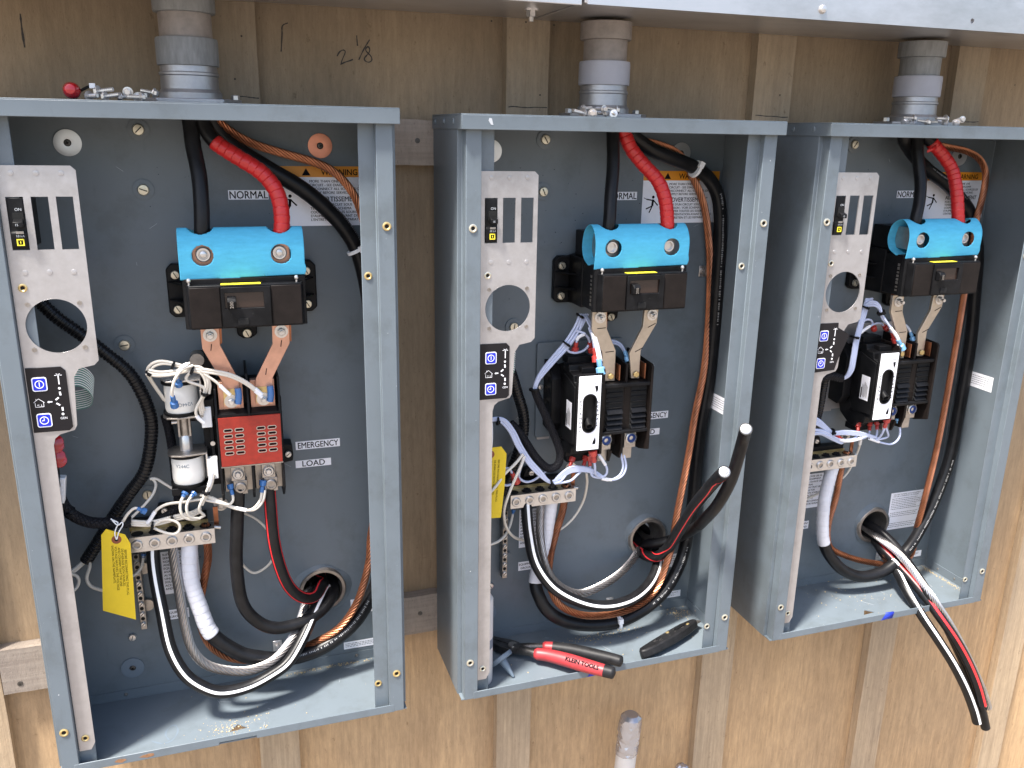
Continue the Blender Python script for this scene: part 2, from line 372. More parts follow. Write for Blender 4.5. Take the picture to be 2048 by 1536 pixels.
for (u0, v0, u1, v1) in ((472, 192, 518, 196), (1017, 213, 1094, 216), (1511, 231, 1576, 235), (1906, 243, 1957, 244)):
    scribble([(u0+(u1-u0)*k/9, v0+(v1-v0)*k/9+random.uniform(-1, 1)) for k in range(10)], .0013, .0016)
scribble([(864, 252), (866, 280), (862, 320)], .0015, .0016, 'pencil_mark'); scribble([(870, 1195), (868, 1220), (869, 1245)], .002, .0016)
for u, v in ((983, 42), (1108, 50), (483, 72), (470, 158), (1052, 44), (1080, 190), (1560, 190), (2030, 170)):
    p = W(u, v, .0015); MB().lathe([(.0012, 0), (.0008, .0004)], p, (0, -1, 0), 8).build('nail_head', 'pencil', wall)
for nm, x0, x1, z0, z1, lb, nails in (
    ('mounting_board', .2945, .611, .734, .791, 'short weathered board bridging two battens near the top of the cabinets', [(.49, .765)]),
    ('mounting_board', .2945, .611, .028, .0915, 'short pale board bridging two battens just above the lower cabinet edge', [(.485, .062)]),
    ('mounting_board', -.087, .234, .037, .104, 'rough sawn board end with a dark screw beside the red-contactor cabinet', [(-.066, .051)])):
    t = thing(nm, lb, 'board', ((x0+x1)/2, .02, z0), 'boards fitted between the battens')
    pl = [(x, z0+random.uniform(-.0008, .0008)) for x in np.linspace(x0, x1, 22)]+[(x, z1+random.uniform(-.0008, .0008)) for x in np.linspace(x1, x0, 22)]
    MB().prism(pl, .001, .0195).build('plank', 'board', t, smooth=False)
    for nx, nz in nails: MB().lathe([(.0035, 0), (.0035, .0008), (.0012, .0009), (.0012, .0002)], (nx, .001, nz), (0, -1, 0), 10).build('screw', 'toolsteel', t)

ww = thing('metal_wireway', 'long aluminium wireway running along the wall above the conduits', 'wireway', (.7, 0, .921))
MB().box(-1.6, .6455, -.172, -.001, .922, 1.06).build('trough_section', 'wireway', ww, bevel=.001)
MB().box(.6475, 2.4, -.174, -.001, .921, 1.06).build('trough_section', 'wireway', ww, bevel=.001)
MB().box(-1.6, .644, -.1755, -.1725, .918, 1.06).build('front_cover', 'wireway', ww, bevel=.001)
MB().plate([(.650, .9195), (2.4, .9195), (2.4, 1.06), (.650, 1.06)], [circ(1.206, .931, .0032, 14)], -.1775, -.1745).build('front_cover', 'wireway', ww)
MB().lathe([(.0055, 0), (.0055, .001), (.004, .0032), (.0008, .004)], (.967, -.1775, .932), (0, -1, 0), 12).build('screw', 'steel', ww)
b = MB().lathe([(.0095, 0), (.0095, .002)], (.613, -.09, .922), (0, 0, -1), 20); b.lathe([(.0062, .002), (.0062, .008), (.0052, .009)], (.613, -.09, .922), (0, 0, -1), 6); b.cyl((.613, -.09, .913), (.613, -.09, .908), .0032, n=10)
b.build('hex_bolt', 'steel', ww, ang=.4)

def conduit(k):
    ox, oz = BOX[k]; cx, cy = ox+.214, -.05; z0 = oz+BH
    pv, pp = {'A': ('pvcold2', 'pvcold'), 'B': ('pvc', 'pvcold'), 'C': ('pvc', 'pvcold2')}[k]
    up = {'A': 'pvcold2', 'B': 'pvcold', 'C': 'pvcold2'}[k]
    t = thing('conduit_riser', {'A': 'weathered dark grey conduit riser above the '+WHO['A'], 'B': 'conduit riser with clean lilac grey collar above the '+WHO['B'], 'C': 'conduit riser with scraped metal hub above the '+WHO['C']}[k], 'conduit', (cx, cy, z0), 'conduit risers into the wireway')
    hub = MB().lathe([(.0345, .004), (.0345, .012), (.0318, .016), (.0312, .030), (.0325, .031), (.0325, .0335), (.0312, .0345), (.0308, .041)], (cx, cy, z0), (0, 0, 1), 40)
    h = hub.build('hub', 'castal', t, ang=.5)
    MB().prism([(cx-.055, cy-.02), (cx-.035, cy-.045), (cx+.035, cy-.045), (cx+.055, cy-.02), (cx+.055, cy+.02), (cx+.035, cy+.045), (cx-.035, cy+.045), (cx-.055, cy+.02)], z0+.0004, z0+.0055, 'z').build('hub_flange', 'castal', h, bevel=.001)
    for dx in (-.049, .049):
        MB().lathe([(.0048, .0055), (.0048, .0105), (.0038, .0115)], (cx+dx, cy, z0), (0, 0, 1), 6).build('hex_bolt', 'steel', h, ang=.4)
    MB().lathe([(.0305, .041), (.0335, .0415), (.0338, .044), (.0338, .068), (.0332, .0705), (.0285, .0712)], (cx, cy, z0), (0, 0, 1), 40).build('coupling', pv, t, ang=.5)
    MB().lathe([(.0286, .068), (.0286, .1185)], (cx, cy, z0), (0, 0, 1), 40).build('pipe', pp, t)
    MB().lathe([(.0286, .0965), (.0330, .0972), (.0336, .0995), (.0336, .1185)], (cx, cy, z0), (0, 0, 1), 40).build('coupling', up, t, ang=.5)
for k in 'ABC': conduit(k)

# ------------------------------------------------------------------ cabinets
def sticker(par, o, x0, x1, z0, z1, y, name, lines, band=None, tri=None, extra=None, th=.0003):
    m = MB(o); m.box(x0, x1, y-th, y, z0, z1)
    yt = y-th-.00015
    if band: m.mat(2).box(x0, x1, y-th-.0001, y-th+.0001, z1-band, z1+.0001)
    m.mat(1)
    for (st, sz, x, z, al, *xs) in lines: m.text(st, sz, (x, yt, z), align=al, xs=xs[0] if xs else 1)
    if extra: extra(m, yt)
    return m.build(name, ['label', 'ink', 'orange'], par, smooth=False)
def figure(m, y):      # the shocked man pictogram
    def seg(a, b, w):
        a, b = V(*a), V(*b); t = nrm(b-a); n_ = V(-t[1], t[0])*w
        q_ = [a+n_, b+n_, b-n_, a-n_]; m.add([(p[0], y, p[1]) for p in q_], [(0, 1, 2, 3)])
    X, Z = .311, .668
    m.add([(a, y, c_) for a, c_ in circ(X+.0115, Z+.0265, .0022, 12)], [list(range(12))])
    for a, b, w in (((.0005, .0235), (.012, .0215), .0009), ((.0115, .023), (.0105, .0135), .0017), ((.012, .022), (.0195, .0145), .0009), ((.0105, .0135), (.0005, .0095), .0009), ((.0105, .0135), (.006, .004), .0009), ((-.004, .0255), (-.001, .0245), .0004), ((-.001, .0245), (.0005, .0235), .0004)):
        seg((X+a[0], Z+a[1]), (X+b[0], Z+b[1]), w)
    m.add([(.3385, y-.0001, .7203), (.3495, y-.0001, .7203), (.344, y-.0001, .7293)], [(0, 1, 2)])
def rivnut(par, o, x, y, z, mt='brass', r=.0052):
    m = MB(o); m.lathe([(r*.5, -.004), (r*.5, .0008), (r*.72, .0016), (r, .001), (r, 0)], (x, y, z), (0, -1, 0), 18); m.mat(1).lathe([(r*.5, .0), (r*.5, .0002)], (x, y, z), (0, -1, 0), 6)
    m.build('rivet_nut', [mt, 'void'], par)
def slotscrew(par, o, x, y, z, r=.006, mt='zinc', ring=None, name='screw', rot=None):
    m = MB(o); a = random.uniform(0, 3.1) if rot is None else rot
    if ring: m.mat(2).lathe([(ring, 0), (ring, .0012), (ring*.75, .0016)], (x, y, z), (0, -1, 0), 22)
    m.mat(0).lathe([(r, .001), (r, .0032), (r*.85, .0044), (0, .0048)], (x, y, z), (0, -1, 0), 20)
    d = V(math.cos(a), 0, math.sin(a)); e = V(-math.sin(a), 0, math.cos(a))
    m.mat(1).obox(V(x, y-.0046, z), d, V(0, 1, 0), e, r*.7, .0004, r*.09)
    return m.build(name, [mt, 'void', 'paint'], par)
def washer(par, o, x, y, z, mt, r=.0152):
    m = MB(o); m.lathe([(r, 0), (r, .0012), (r*.55, .0016), (r*.28, .0014), (r*.26, .0008)], (x, y, z), (0, -1, 0), 36)
    m.mat(1).lathe([(r*.27, .0012), (r*.2, .0026), (0, .003)], (x, y, z), (0, -1, 0), 16)
    for a in (.5, 2.07): m.mat(2).obox(V(x, y-.003, z), V(math.cos(a), 0, math.sin(a)), V(0, 1, 0), V(-math.sin(a), 0, math.cos(a)), r*.13, .0003, r*.035)
    m.build('fender_washer', [mt, 'toolsteel', 'void'], par)
CAB = {}
def cabinet(k):
    ox, oz = BOX[k]; o = (ox, 0, oz)
    lb = {'A': 'open grey cabinet holding the red-faced contactor and yellow tag', 'B': 'open grey cabinet with red-handled pliers lying on its floor', 'C': 'open grey cabinet with striped cables hanging out over its lower lip'}[k]
    t = thing('cabinet', lb, 'cabinet', (ox+BW/2, -.07, oz), 'open grey electrical cabinets on the wall'); CAB[k] = t
    xh, zh, rh = KO[k]
    pan = MB(o).plate([(-BE, 0), (BW+BE, 0), (BW+BE, BH-.002), (-BE, BH-.002)], [circ(xh, zh, rh, 40)], -.002, -.0003).build('back_panel', 'paint', t, smooth=False)
    m = MB(o)
    m.lathe([(rh+.0035, -.001), (rh+.0045, .003), (rh+.002, .0068), (rh-.002, .0068), (rh-.003, .004), (rh-.0032, -.12)], (xh, -.002, zh), (0, -1, 0), 40)
    m.f = m.f[:-2]; m.m = m.m[:-2]; m.mat(1).lathe([(rh-.003, -.118), (rh-.003, -.119)], (xh, -.002, zh), (0, -1, 0), 40)
    m.build('entry_bushing', ['dullsteel', 'void'], pan, ang=.5)
    m = MB(o); n_ = 48; prof_ = ((.0095, .0001), (.0062, .0024), (.0035, .0046), (.0030, .0005)); P_ = []
    for j, (dr, h_) in enumerate(prof_):
        for q in range(n_):
            a = 2*math.pi*q/n_; rr_ = rh+dr*(1+.35*math.sin(2*a+ord(k))*(j == 0)+.12*math.sin(5*a+j)); P_.append((xh+rr_*math.cos(a), -.002-h_*(1+.4*math.sin(3*a+1)), zh+rr_*math.sin(a)))
    m.add(P_, [(j*n_+q, j*n_+(q+1) % n_, (j+1)*n_+(q+1) % n_, (j+1)*n_+q) for j in range(3) for q in range(n_)]); m.build('hole_rim', 'paint', pan, ang=1.0)
    for sgn in (0, 1):
        fx = (lambda x: x) if sgn == 0 else (lambda x: BW-x)
        seg = [((-BE, -.0025), (-BE, -.122)), ((-BE, -.122), (0, -.122)), ((0, -.122), (0, -BD)), ((0, -BD), (.0195, -BD)), ((.0195, -BD), (.0195, -.129)), ((.0195, -.129), (.0385, -.129))]
        pl = [(-BE, -.0025), (-BE, -.122), (0, -.1222), (0, -BD), (.0195, -BD), (.0195, -.129), (.0385, -.129)]
        inn = [(.0385, -.1275), (.018, -.1275), (.018, -BD+.0015), (.0015, -BD+.0015), (.0015, -.1207), (-BE+.0015, -.1205), (-BE+.0015, -.0025)]
        poly = [(fx(x), y) for x, y in pl+inn]
        MB(o).prism(poly, 0.0006, BH-.0025, 'z').build('side_channel', 'paint', t, bevel=.0009)
    x0, x1 = -BE-.0015, BW+BE+.0015
    lid = MB(o); lid.box(x0, x1, -.1464, -.0005, BH-.0015, BH); lid.box(x0, x1, -.1474, -.1459, BH-.0178, BH-.0012)
    lid.box(x0, x0+.0012, -.1458, -.0005, BH-.0178, BH-.0016); lid.box(x1-.0012, x1, -.1458, -.0005, BH-.0178, BH-.0016)
    lid = lid.build('lid', 'paint', t, bevel=.0011)
    if k != 'A':
        for y in (-.016, -.063, -.109): MB(o).lathe([(.0042, 0), (.0036, .0012), (.0014, .0016), (.0013, .0009)], (x0, y, BH-.0085), (-1, 0, 0), 14).build('rivet', 'paint', lid)
    hs = [[(.197, -.118), (.222, -.116), (.209, -.1045)]]
    fl = MB(o).plate([(-.004, -.0025), (-.004, -.1375), (BW+.004, -.1375), (BW+.004, -.0025)], [h[::-1] for h in hs]+[[(BW-.026, -.1335), (BW-.012, -.1335), (BW-.012, -.126)]], .0004, .0018, 'z').build('floor_pan', 'paint', t, smooth=False)
    lp = [(.0135, 0), (.185, 0), (.185, .0045), (.232, .0045), (.232, 0), (BW-.0135, 0), (BW-.0135, .0118), (.0135, .0118)] if k == 'A' else [(.0135, 0), (BW-.0135, 0), (BW-.0135, .0118), (.0135, .0118)]
    MB(o).prism(lp, -.1392, -.1378).build('front_lip', 'paint', t, bevel=.0006)
    MB(o).box(-.003, BW+.003, -.0036, -.0024, .0016, .0165).build('rear_flange', 'paint', t, bevel=.0004)
    for x in (.062, .385): MB(o).lathe([(.0026, 0), (.002, .0016), (.0006, .002)], (x, -.0036, .010), (0, -1, 0), 10).build('screw', 'dullsteel', t)
    for y in (-.035, -.075): MB(o).lathe([(.0026, 0), (.002, .0016), (.0006, .002)], (BW+BE-.0016, y, .010), (-1, 0, 0), 10).build('screw', 'dullsteel', t)
    MB(o).box(BW+BE-.0028, BW+BE-.0017, -.118, -.004, .002, .018).build('side_flange', 'paint', t)
    mt = {'A': 'brass', 'B': 'zinc', 'C': 'zinc'}[k]
    for x, z in ((.009, .669), (.421, .669), (.008, .061), (.4205, .061)): rivnut(t, o, x, -BD, z, mt)
    for x, z in ((.399, .6095), (.3965, .0435)): rivnut(t, o, x, -.129, z, mt, .0048)
    wm = ('washer_reflection', 'washer') if k == 'A' else ('washer', 'washer')
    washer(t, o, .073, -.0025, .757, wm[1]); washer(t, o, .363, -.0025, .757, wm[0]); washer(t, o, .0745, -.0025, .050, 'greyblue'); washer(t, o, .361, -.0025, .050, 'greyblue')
    for x, z, rg in ((.151, .773, .0125), (.150, .703, .0125), (.110, .512, .0125), (.118, .307, .013), (.079, .0985, None)):
        slotscrew(t, o, x, -.0022, z, .0068 if rg else .005, 'zinc' if rg else 'steel', rg)
    # printed stickers
    s = .0046
    sticker(t, o, .305, .4305, .6565, .7317, -.0021, 'warning_label', [
        ('WARNING', .0105, .386, .7208, 'C', .92), ('MORE THAN ONE LIVE', s, .3475, .7115, 'L'), ('CIRCUIT - SEE DIAGRAM', s, .3475, .7067, 'L'), ('DISCONNECT ALL SOURCES OF', s, .3475, .7019, 'L'), ('SUPPLY BEFORE SERVICING', s, .3475, .6971, 'L'),
        ('ADVERTISSEMENT', .0088, .3475, .6875, 'L', .92), ("PLUS D'UN CIRCUIT SOUS", s, .3475, .6820, 'L'), ('TENSION - VOIR SCHEMA', s, .3475, .6772, 'L'), ('COUPER TOUTES LES SOURCES', s, .3475, .6724, 'L'), ("D'ALIMENTATION AVANT DE FAIRE", s, .3475, .6676, 'L'), ("L'ENTRETIEN ET LES REPARATIONS", s, .3475, .6628, 'L')], band=.0135, extra=figure)
    sticker(t, o, .2475, .2960, .6905, .7022, -.0021, 'position_label', [('NORMAL', .0132, .2717, .6918, 'C', .86)])
    sticker(t, o, .3122, .3728, .3495, .3615, -.0021, 'position_label', [('EMERGENCY', .0122, .3425, .3513, 'C', .80)])
    sticker(t, o, .3108, .3595, .3228, .3335, -.0021, 'position_label', [('LOAD', .0118, .335, .3243, 'C', 1)])
    L1 = ['SUITABLE FOR USE AS', 'SERVICE EQUIPMENT -', 'NORMAL SOURCE ONLY', 'ADDITIONAL', 'EQUIPMENT MUST BE', 'AVAILABLE FOR', 'ALTERNATE SOURCE,', 'UNLESS ALTERNATE', 'SOURCE IS AN', 'ACCESSIBLE GENERATOR', 'AND CAN BE READILY']
    sticker(t, o, .1255, .1735, .156, .2205, -.0021, 'notice_label', [(q_, .0044, .1275, .2145-.0052*i, 'L') for i, q_ in enumerate(L1)])
    sticker(t, o, .1255, .1545, .116, .131, -.0021, 'position_label', [('EQUIPMENT', .005, .140, .1250, 'C'), ('GROUND', .005, .140, .1185, 'C')])
    dash = lambda x0, x1, zs, w: (lambda m, y: [m.add([(a, y, z), (a+wd, y, z), (a+wd, y, z+w), (a, y, z+w)], [(0, 1, 2, 3)]) for z in zs for a, wd in dashes(x0, x1)])
    sticker(t, o, .3665, .4215, .0225, .0345, -.0037 if False else -.0021, 'notice_label', [], extra=dash(.369, .4185, (.031, .0285, .026), .0007))
    if k == 'C':
        sticker(t, o, .3295, .413, .088, .1615, -.0021, 'notice_label', [('THIS 200A TRANSFER SWITCH EQUIPMENT', .0032, .335, .1565, 'L'), ('FOR USE ON EMERGENCY OR STANDBY', .0032, .335, .1530, 'L')], extra=dash(.333, .408, [.149-.0034*i for i in range(7)]+[.121, .1175, .114]+[.1, .0965, .093], .0008))
    else:
        sticker(t, o, .379, .416, .081, .105, -.0021, 'notice_label', [], extra=dash(.382, .413, [.1-.004*i for i in range(4)], .0008))
    m = MB(o); xr = BW+BE-.0016; m.box(xr-.0003, xr, -.0805, -.012, .3685, .3945)
    m.mat(1)
    for z in [.389-.0036*i for i in range(5)]:
        for a, wd_ in dashes(-.075, -.018): m.add([(xr-.0005, a, z), (xr-.0005, a+wd_, z), (xr-.0005, a+wd_, z+.0007), (xr-.0005, a, z+.0007)], [(3, 2, 1, 0)])
    m.build('notice_label', ['label', 'ink'], t, smooth=False)
    # paint chips and dust specks
    m = MB(o)
    for _ in range({'A': 14, 'B': 60, 'C': 26}[k]):
        x, z = random.uniform(.1, .36), random.uniform(.55, .74); m.lathe([(random.uniform(.0003, .0008), 0), (.0002, .0002)], (x, -.002, z), (0, -1, 0), 5)
    m.build('dirt_specks', 'ink', t)['kind'] = 'stuff'
    m = MB(o)
    for _ in range(10):
        x = random.choice((random.uniform(.001, .018), random.uniform(.413, .429))); z = random.uniform(.02, .77); r = random.choice((.0002, .0003, .0004, .0008))
        m.lathe([(r, 0), (r*.7, .00015)], (x, -BD, z), (0, -1, 0), 6)
    m.build('paint_chips', 'chip', t)['kind'] = 'stuff'
def dashes(x0, x1):
    x = x0; out = []; end = x1-random.uniform(0, .25)*(x1-x0)
    while x < end:
        w = random.uniform(.0015, .0045); out.append((x, min(w, end-x))); x += w+.0009
    return out
for k in 'ABC': cabinet(k)

# ------------------------------------------------------------------ galvanised bracket, small breaker, control keypad
def rr(x0, x1, z0, z1): return [(x0, z0), (x1, z0), (x1, z1), (x0, z1)]
def bracket(k):
    ox, oz = BOX[k]; o = (ox, 0, oz); y0, y1 = -.1315, -.1298
    t = thing('control_bracket', 'slotted galvanised plate with a round hole in the '+WHO[k], 'bracket', (ox+.04, -.13, oz+.02), 'galvanised plates along the cabinet sides')
    outer = [(.0205, .7365), (.0905, .7363), (.0952, .7318), (.0955, .5255), (.0905, .5205), (.0745, .5175), (.0685, .508), (.0655, .452), (.0625, .4465), (.047, .4425), (.0415, .438), (.0392, .43), (.0392, .034), (.034, .0245), (.0205, .0245)]
    holes = [rr(.0262, .0425, .6495, .7047), rr(.0496, .0659, .6495, .7047), rr(.0732, .0895, .6493, .7047), circ(.058, .5665, .0301, 48)]
    MB(o).plate(outer, [h[::-1] for h in holes], y0, y1).build('plate', 'galv', t, bevel=.0003)
    MB(o).box(.0200, .0212, -.1298, -.118, .0245, .736).build('return_flange', 'galv', t)
    for x, z in [(.0343, .7287), (.0577, .7287), (.0811, .7287), (.0347, .6257), (.0581, .6254), (.0817, .625)]:
        MB(o).lathe([(.0029, 0), (.0027, .0005), (.0008, .0007)], (x, y0, z), (0, -1, 0), 16).build('dimple', 'galv', t)
    for x, z in [(.0327, .5914), (.0833, .5912), (.0333, .5415), (.0835, .5415)]:
        MB(o).lathe([(.0028, 0), (.0028, .0008), (.0016, .0008), (.0016, .0002)], (x, y0, z), (0, -1, 0), 6).build('clinch_nut', 'dullsteel', t)
    rivnut(t, o, .0305, y0, .6095, 'brass' if k == 'A' else 'zinc', .0046); rivnut(t, o, .0288, y0, .0425, 'brass' if k == 'A' else 'zinc', .0046)
    # plug-on breaker
    t = thing('circuit_breaker', 'narrow black circuit breaker in the slotted plate of the '+WHO[k], 'breaker', (ox+.034, -.1, oz+.65), 'narrow breakers in the slotted plates')
    x0, x1 = .0268, .0419
    MB(o).prism([(-.06, .648), (-.1325, .6505), (-.1345, .655), (-.1345, .6675), (-.1325, .6695), (-.1325, .690), (-.1315, .7035), (-.06, .706)], x0, x1, 'x').build('case', 'black', t, bevel=.0008)
    MB(o).box(x0+.004, x1-.001, -.1338, -.131, .677, .6885).build('handle_recess', 'void', t)
    MB(o).prism([(-.131, .6755), (-.1415, .674), (-.1415, .6795), (-.131, .6835)], x0+.0045, x1-.0015, 'x').build('handle', 'black', t, bevel=.0006)
    m = MB(o); m.text('ON', .0042, (x0+.0065, -.1330, .6905)); m.text('15', .0034, (x0+.0065, -.1418, .6757)); m.text('10 kA', .0034, (x0+.0048, -.1349, .6635))
    m.mat(1); m.box(x0+.0055, x1-.0025, -.1349, -.1344, .6670, .6695)
    m.mat(2); m.plate(rr(x0+.005, x1-.003, .6545, .6615), [rr(x0+.0062, x1-.0042, .6556, .6604)[::-1]], -.1349, -.1344); m.box(x0+.0081, x1-.0061, -.1349, -.1344, .6569, .6591)
    m.build('marking', ['chip', 'dullsteel', 'yelstrip'], t, smooth=False)
    # keypad
    t = thing('control_keypad', {'A': 'flat black keypad with two blue buttons beside the green ribbon cable', 'B': 'flat black keypad with two blue buttons in the '+WHO['B'], 'C': 'peeling black keypad with two blue buttons in the '+WHO['C']}[k], 'keypad', (ox+.042, -.131, oz+.447), 'black membrane keypads')
    yk = y0-.0012
    if k != 'C': MB(o).prism([(.0215, .5215), (.0565, .5212), (.0610, .5165), (.0612, .4505), (.0575, .447), (.0215, .4470)], yk, y0-.0001).build('facia', 'facia', t, bevel=.0002)
    else: MB(o).prism([(.0215, .5215), (.0565, .5212), (.0570, .5140), (.0790, .5020), (.0720, .4850), (.0630, .4640), (.0590, .449), (.0215, .4470)], yk, y0-.0001).build('facia', 'facia', t, bevel=.0002)
    dx = {'A': 0, 'B': .002, 'C': -.001}[k]
    for z in (.5027, .461):
        bt = MB(o).prism(rrect(.0262+dx, .0412+dx, z-.0080, z+.0080, .0025), yk-.0006, yk-.0001).build('button', 'screenwhite', t)
        MB(o).prism(rrect(.0274+dx, .0400+dx, z-.0068, z+.0068, .0016), yk-.0009, yk-.0006).build('button_face', 'btnblue', bt)
        m = MB(o); c_ = (.0337+dx, z); m.plate(circ(c_[0], c_[1], .0046, 24), [circ(c_[0], c_[1], .0038, 24)[::-1]], yk-.0011, yk-.0009)
        m.box(c_[0]-.0004, c_[0]+.0004, yk-.0011, yk-.0009, c_[1]-(.0001 if z < .48 else .0025), c_[1]+.0026)
        if z < .48: m.box(c_[0]-.0023, c_[0]+.0004, yk-.0011, yk-.0009, c_[1]-.0005, c_[1]+.0002)
        m.build('symbol', 'screenwhite', bt, smooth=False)
    m = MB(o); ya, yb = yk-.0003, yk-.0001
    def bar(x, z, l, w, a):
        a = math.radians(a); m.obox(V(x+dx, yk-.0002, z), V(math.cos(a), 0, math.sin(a)), V(0, 1, 0), V(-math.sin(a), 0, math.cos(a)), l/2, .0001, w/2)
    bar(.0531, .507, .0115, .0011, 90); bar(.0531, .5117, .0075, .0006, 0); bar(.0531, .5125, .0045, .0006, 25); bar(.0531, .5125, .0045, .0006, -25)
    for x, z in ((.0528, .4967), (.0530, .4668)): m.prism(circ(x+dx, z, .0014, 12), ya, yb)
    bar(.0529, .4907, .0042, .0019, 95); bar(.0492, .4849, .0042, .0017, 40); bar(.0496, .4785, .0042, .0017, -38); bar(.0533, .4727, .0042, .0019, 92); bar(.0423, .4818, .0035, .0013, 0)
    m.add([(.0388+dx, yk-.0003, .4818), (.0410+dx, yk-.0003, .4834), (.0410+dx, yk-.0003, .4802)], [(0, 1, 2)])
    m.text('GEN', .0036, (.0498+dx, yk-.0003, .4608))
    for a, b in (((.0255, .482), (.0305, .4862)), ((.0305, .4862), (.0362, .4815)), ((.0268, .4815), (.0268, .4768)), ((.0268, .4768), (.0352, .4768)), ((.0352, .4768), (.0352, .4818)), ((.0281, .484), (.0281, .4862)), ((.033, .4768), (.033, .4795)), ((.0287, .4790), (.0308, .4790))):
        l = math.hypot(b[0]-a[0], b[1]-a[1]); bar((a[0]+b[0])/2, (a[1]+b[1])/2, l, .00045, math.degrees(math.atan2(b[1]-a[1], b[0]-a[0])))
    m.build('symbols', 'screenwhite', t, smooth=False)
for k in 'ABC': bracket(k)

# ------------------------------------------------------------------ main breaker with blue insulating paper
SHP = [(-.085, .611), (-.070, .618), (-.0635, .629), (-.0635, .641), (-.0695, .656), (-.085, .665), (-.096, .6618), (-.104, .652), (-.107, .640), (-.1062, .622), (-.1045, .609)]
def main_breaker(k):
    ox, oz = BOX[k]; o = (ox, 0, oz)
    t = thing('main_breaker', 'large black main breaker with yellow strip in the '+WHO[k], 'breaker', (ox+.257, -.05, oz+.55), 'large black main breakers')
    base = [(.19, .6135), (.173, .6135), (.1668, .607), (.1668, .552), (.173, .546), (.19, .546), (.245, .535), (.2465, .519), (.253, .514), (.263, .514), (.2705, .519), (.272, .535), (.327, .546), (.343, .546), (.3495, .552), (.3495, .607), (.343, .6135), (.327, .6135), (.31, .618), (.205, .618)]
    bp = MB(o).prism(base, -.0125, -.0022).build('base', 'black', t, bevel=.0015)
    for x in (.1775, .337):
        for z in (.591, .569): MB(o).prism([(-.0125, z-.0008), (-.034, z-.0008), (-.0125, z-.0009)] if False else [(x+(.012 if x < .2 else -.012), -.045), (x+(.012 if x < .2 else -.012), -.0125), (x-(.009 if x < .2 else -.009), -.0125)], z-.0009, z+.0009, 'z').build('rib', 'black', bp)
        for z in (.6, .5565): slotscrew(bp, o, x, -.0125, z, .0056, 'zinc', rot=2.1)
    slotscrew(bp, o, .2583, -.0125, .5215, .006, 'zinc', rot=2.0)
    MB(o).box(.1895, .3265, -.060, -.0126, .5475, .6165).build('rear_case', 'black', t, bevel=.0012)
    MB(o).box(.1905, .3255, -.098, -.0602, .5500, .6115).build('case', 'black', t, bevel=.001)
    MB(o).box(.1945, .3215, -.0605, -.020, .6168, .652).build('lug_chamber', 'black', t, bevel=.001)
    MB(o).prism([(.1885, -.0982), (.3275, -.0982), (.3275, -.104), (.3225, -.1065), (.1935, -.1065), (.1885, -.104)], .5495, .6085, 'z').build('cover_rim', 'black', t, bevel=.0006)
    MB(o).prism([(.1915, -.1066), (.3245, -.1066), (.321, -.1185), (.195, -.1185)], .5515, .6025, 'z').build('cover', 'black', t, bevel=.001)
    for x0, x1 in ((.1955, .2287), (.2862, .3205)): MB(o).box(x0, x1, -.1202, -.1186, .5535, .6005).build('cover_pad', 'blackbrown', t, bevel=.0006)
    MB(o).plate(rr(.2300, .2850, .5538, .6003), [rr(.2338, .2775, .5755, .5938)[::-1]], -.1222, -.1187).build('handle_frame', 'black', t, bevel=.0005)
    MB(o).box(.2339, .2774, -.1192, -.1187, .5756, .5937).build('window', 'darkglass', t)
    MB(o).prism([(-.1192, .5895), (-.1265, .5885), (-.1295, .5845), (-.1275, .5765), (-.1192, .5750)], .2362, .2462, 'x').build('toggle', 'black', t, bevel=.0007)
    m = MB(o); m.text('200', .0055, (.2428, -.1300, .5770), right=(0, 0, 1), up=(-1, 0, 0)); m.build('rating_mark', 'dullsteel', t, smooth=False)
    for x in (.2404, .2639): MB(o).lathe([(.0011, 0), (.0011, .0002)], (x, -.1222, .5684), (0, -1, 0), 10).build('pin_hole', 'void', t)
    MB(o).box(.2468, .2586, -.1232, -.1222, .5562, .5636).build('test_tab', 'void', t)
    MB(o).box(.2305, .2750, -.1185, -.1088, .6028, .6033).build('yellow_strip', 'yelstrip', t)
    for x in (.1959, .3163): MB(o).lathe([(.0012, 0), (.0012, .003), (.0024, .0042), (.0026, .006), (.0018, .0078), (.0004, .0084)], (x, -.1125, .6024), (0, 0, 1), 12).build('rivet_stud', 'steel', t)
    # side printing, seen on the left flank
    m = MB(o)
    for i in range(8): m.box(.1900, .1904, -.093, -.0885, .556+.0055*i, .5595+.0055*i+random.uniform(-.001, .0008))
    m.build('side_marking', 'dullsteel', t)
    for x in (.214, .2992):
        lg = MB(o).box(x-.0125, x+.0125, -.0965, -.052, .6195, .6525).build('lug', 'lugtin' if k != 'A' else 'copperbar_reflection', t, bevel=.001)
        m = MB(o); m.lathe([(.0088, -.001), (.0088, .0042), (.0075, .0055), (.0058, .0055), (.0056, .002)], (x, -.0965, .636), (0, -1, 0), 24)
        if k == 'A': m.lathe([(.0040, -.001), (.0040, .0052), (.0028, .006)], (x, -.0965, .636), (0, -1, 0), 16)
        m.mat(1).lathe([(.0056, .0008), (.0056, .0012)], (x, -.0965, .636), (0, -1, 0), 6)
        m.build('lug_screw', ['steel', 'void'], lg)
    # paper
    prof = spline([V(0, a, b) for a, b in SHP], .0012)[:, 1:]; n = len(prof)
    L = np.concatenate([[0], np.cumsum(np.linalg.norm(np.diff(prof, axis=0), axis=1))]); nx = 118; xs = np.linspace(.187, .3275, nx)
    i_front = int(np.argmin(abs(prof[:, 1]-.6355)+(prof[:, 0] > -.09)*1)); i_top = int(np.argmax(prof[:, 1]))
    H = [(.2133, L[i_front], .0118), (.3008, L[i_front], .0116), (.2127, L[i_top]-.001, .0145), (.3010, L[i_top]-.001, .0145)]
    keep = {}; P = []; F = []
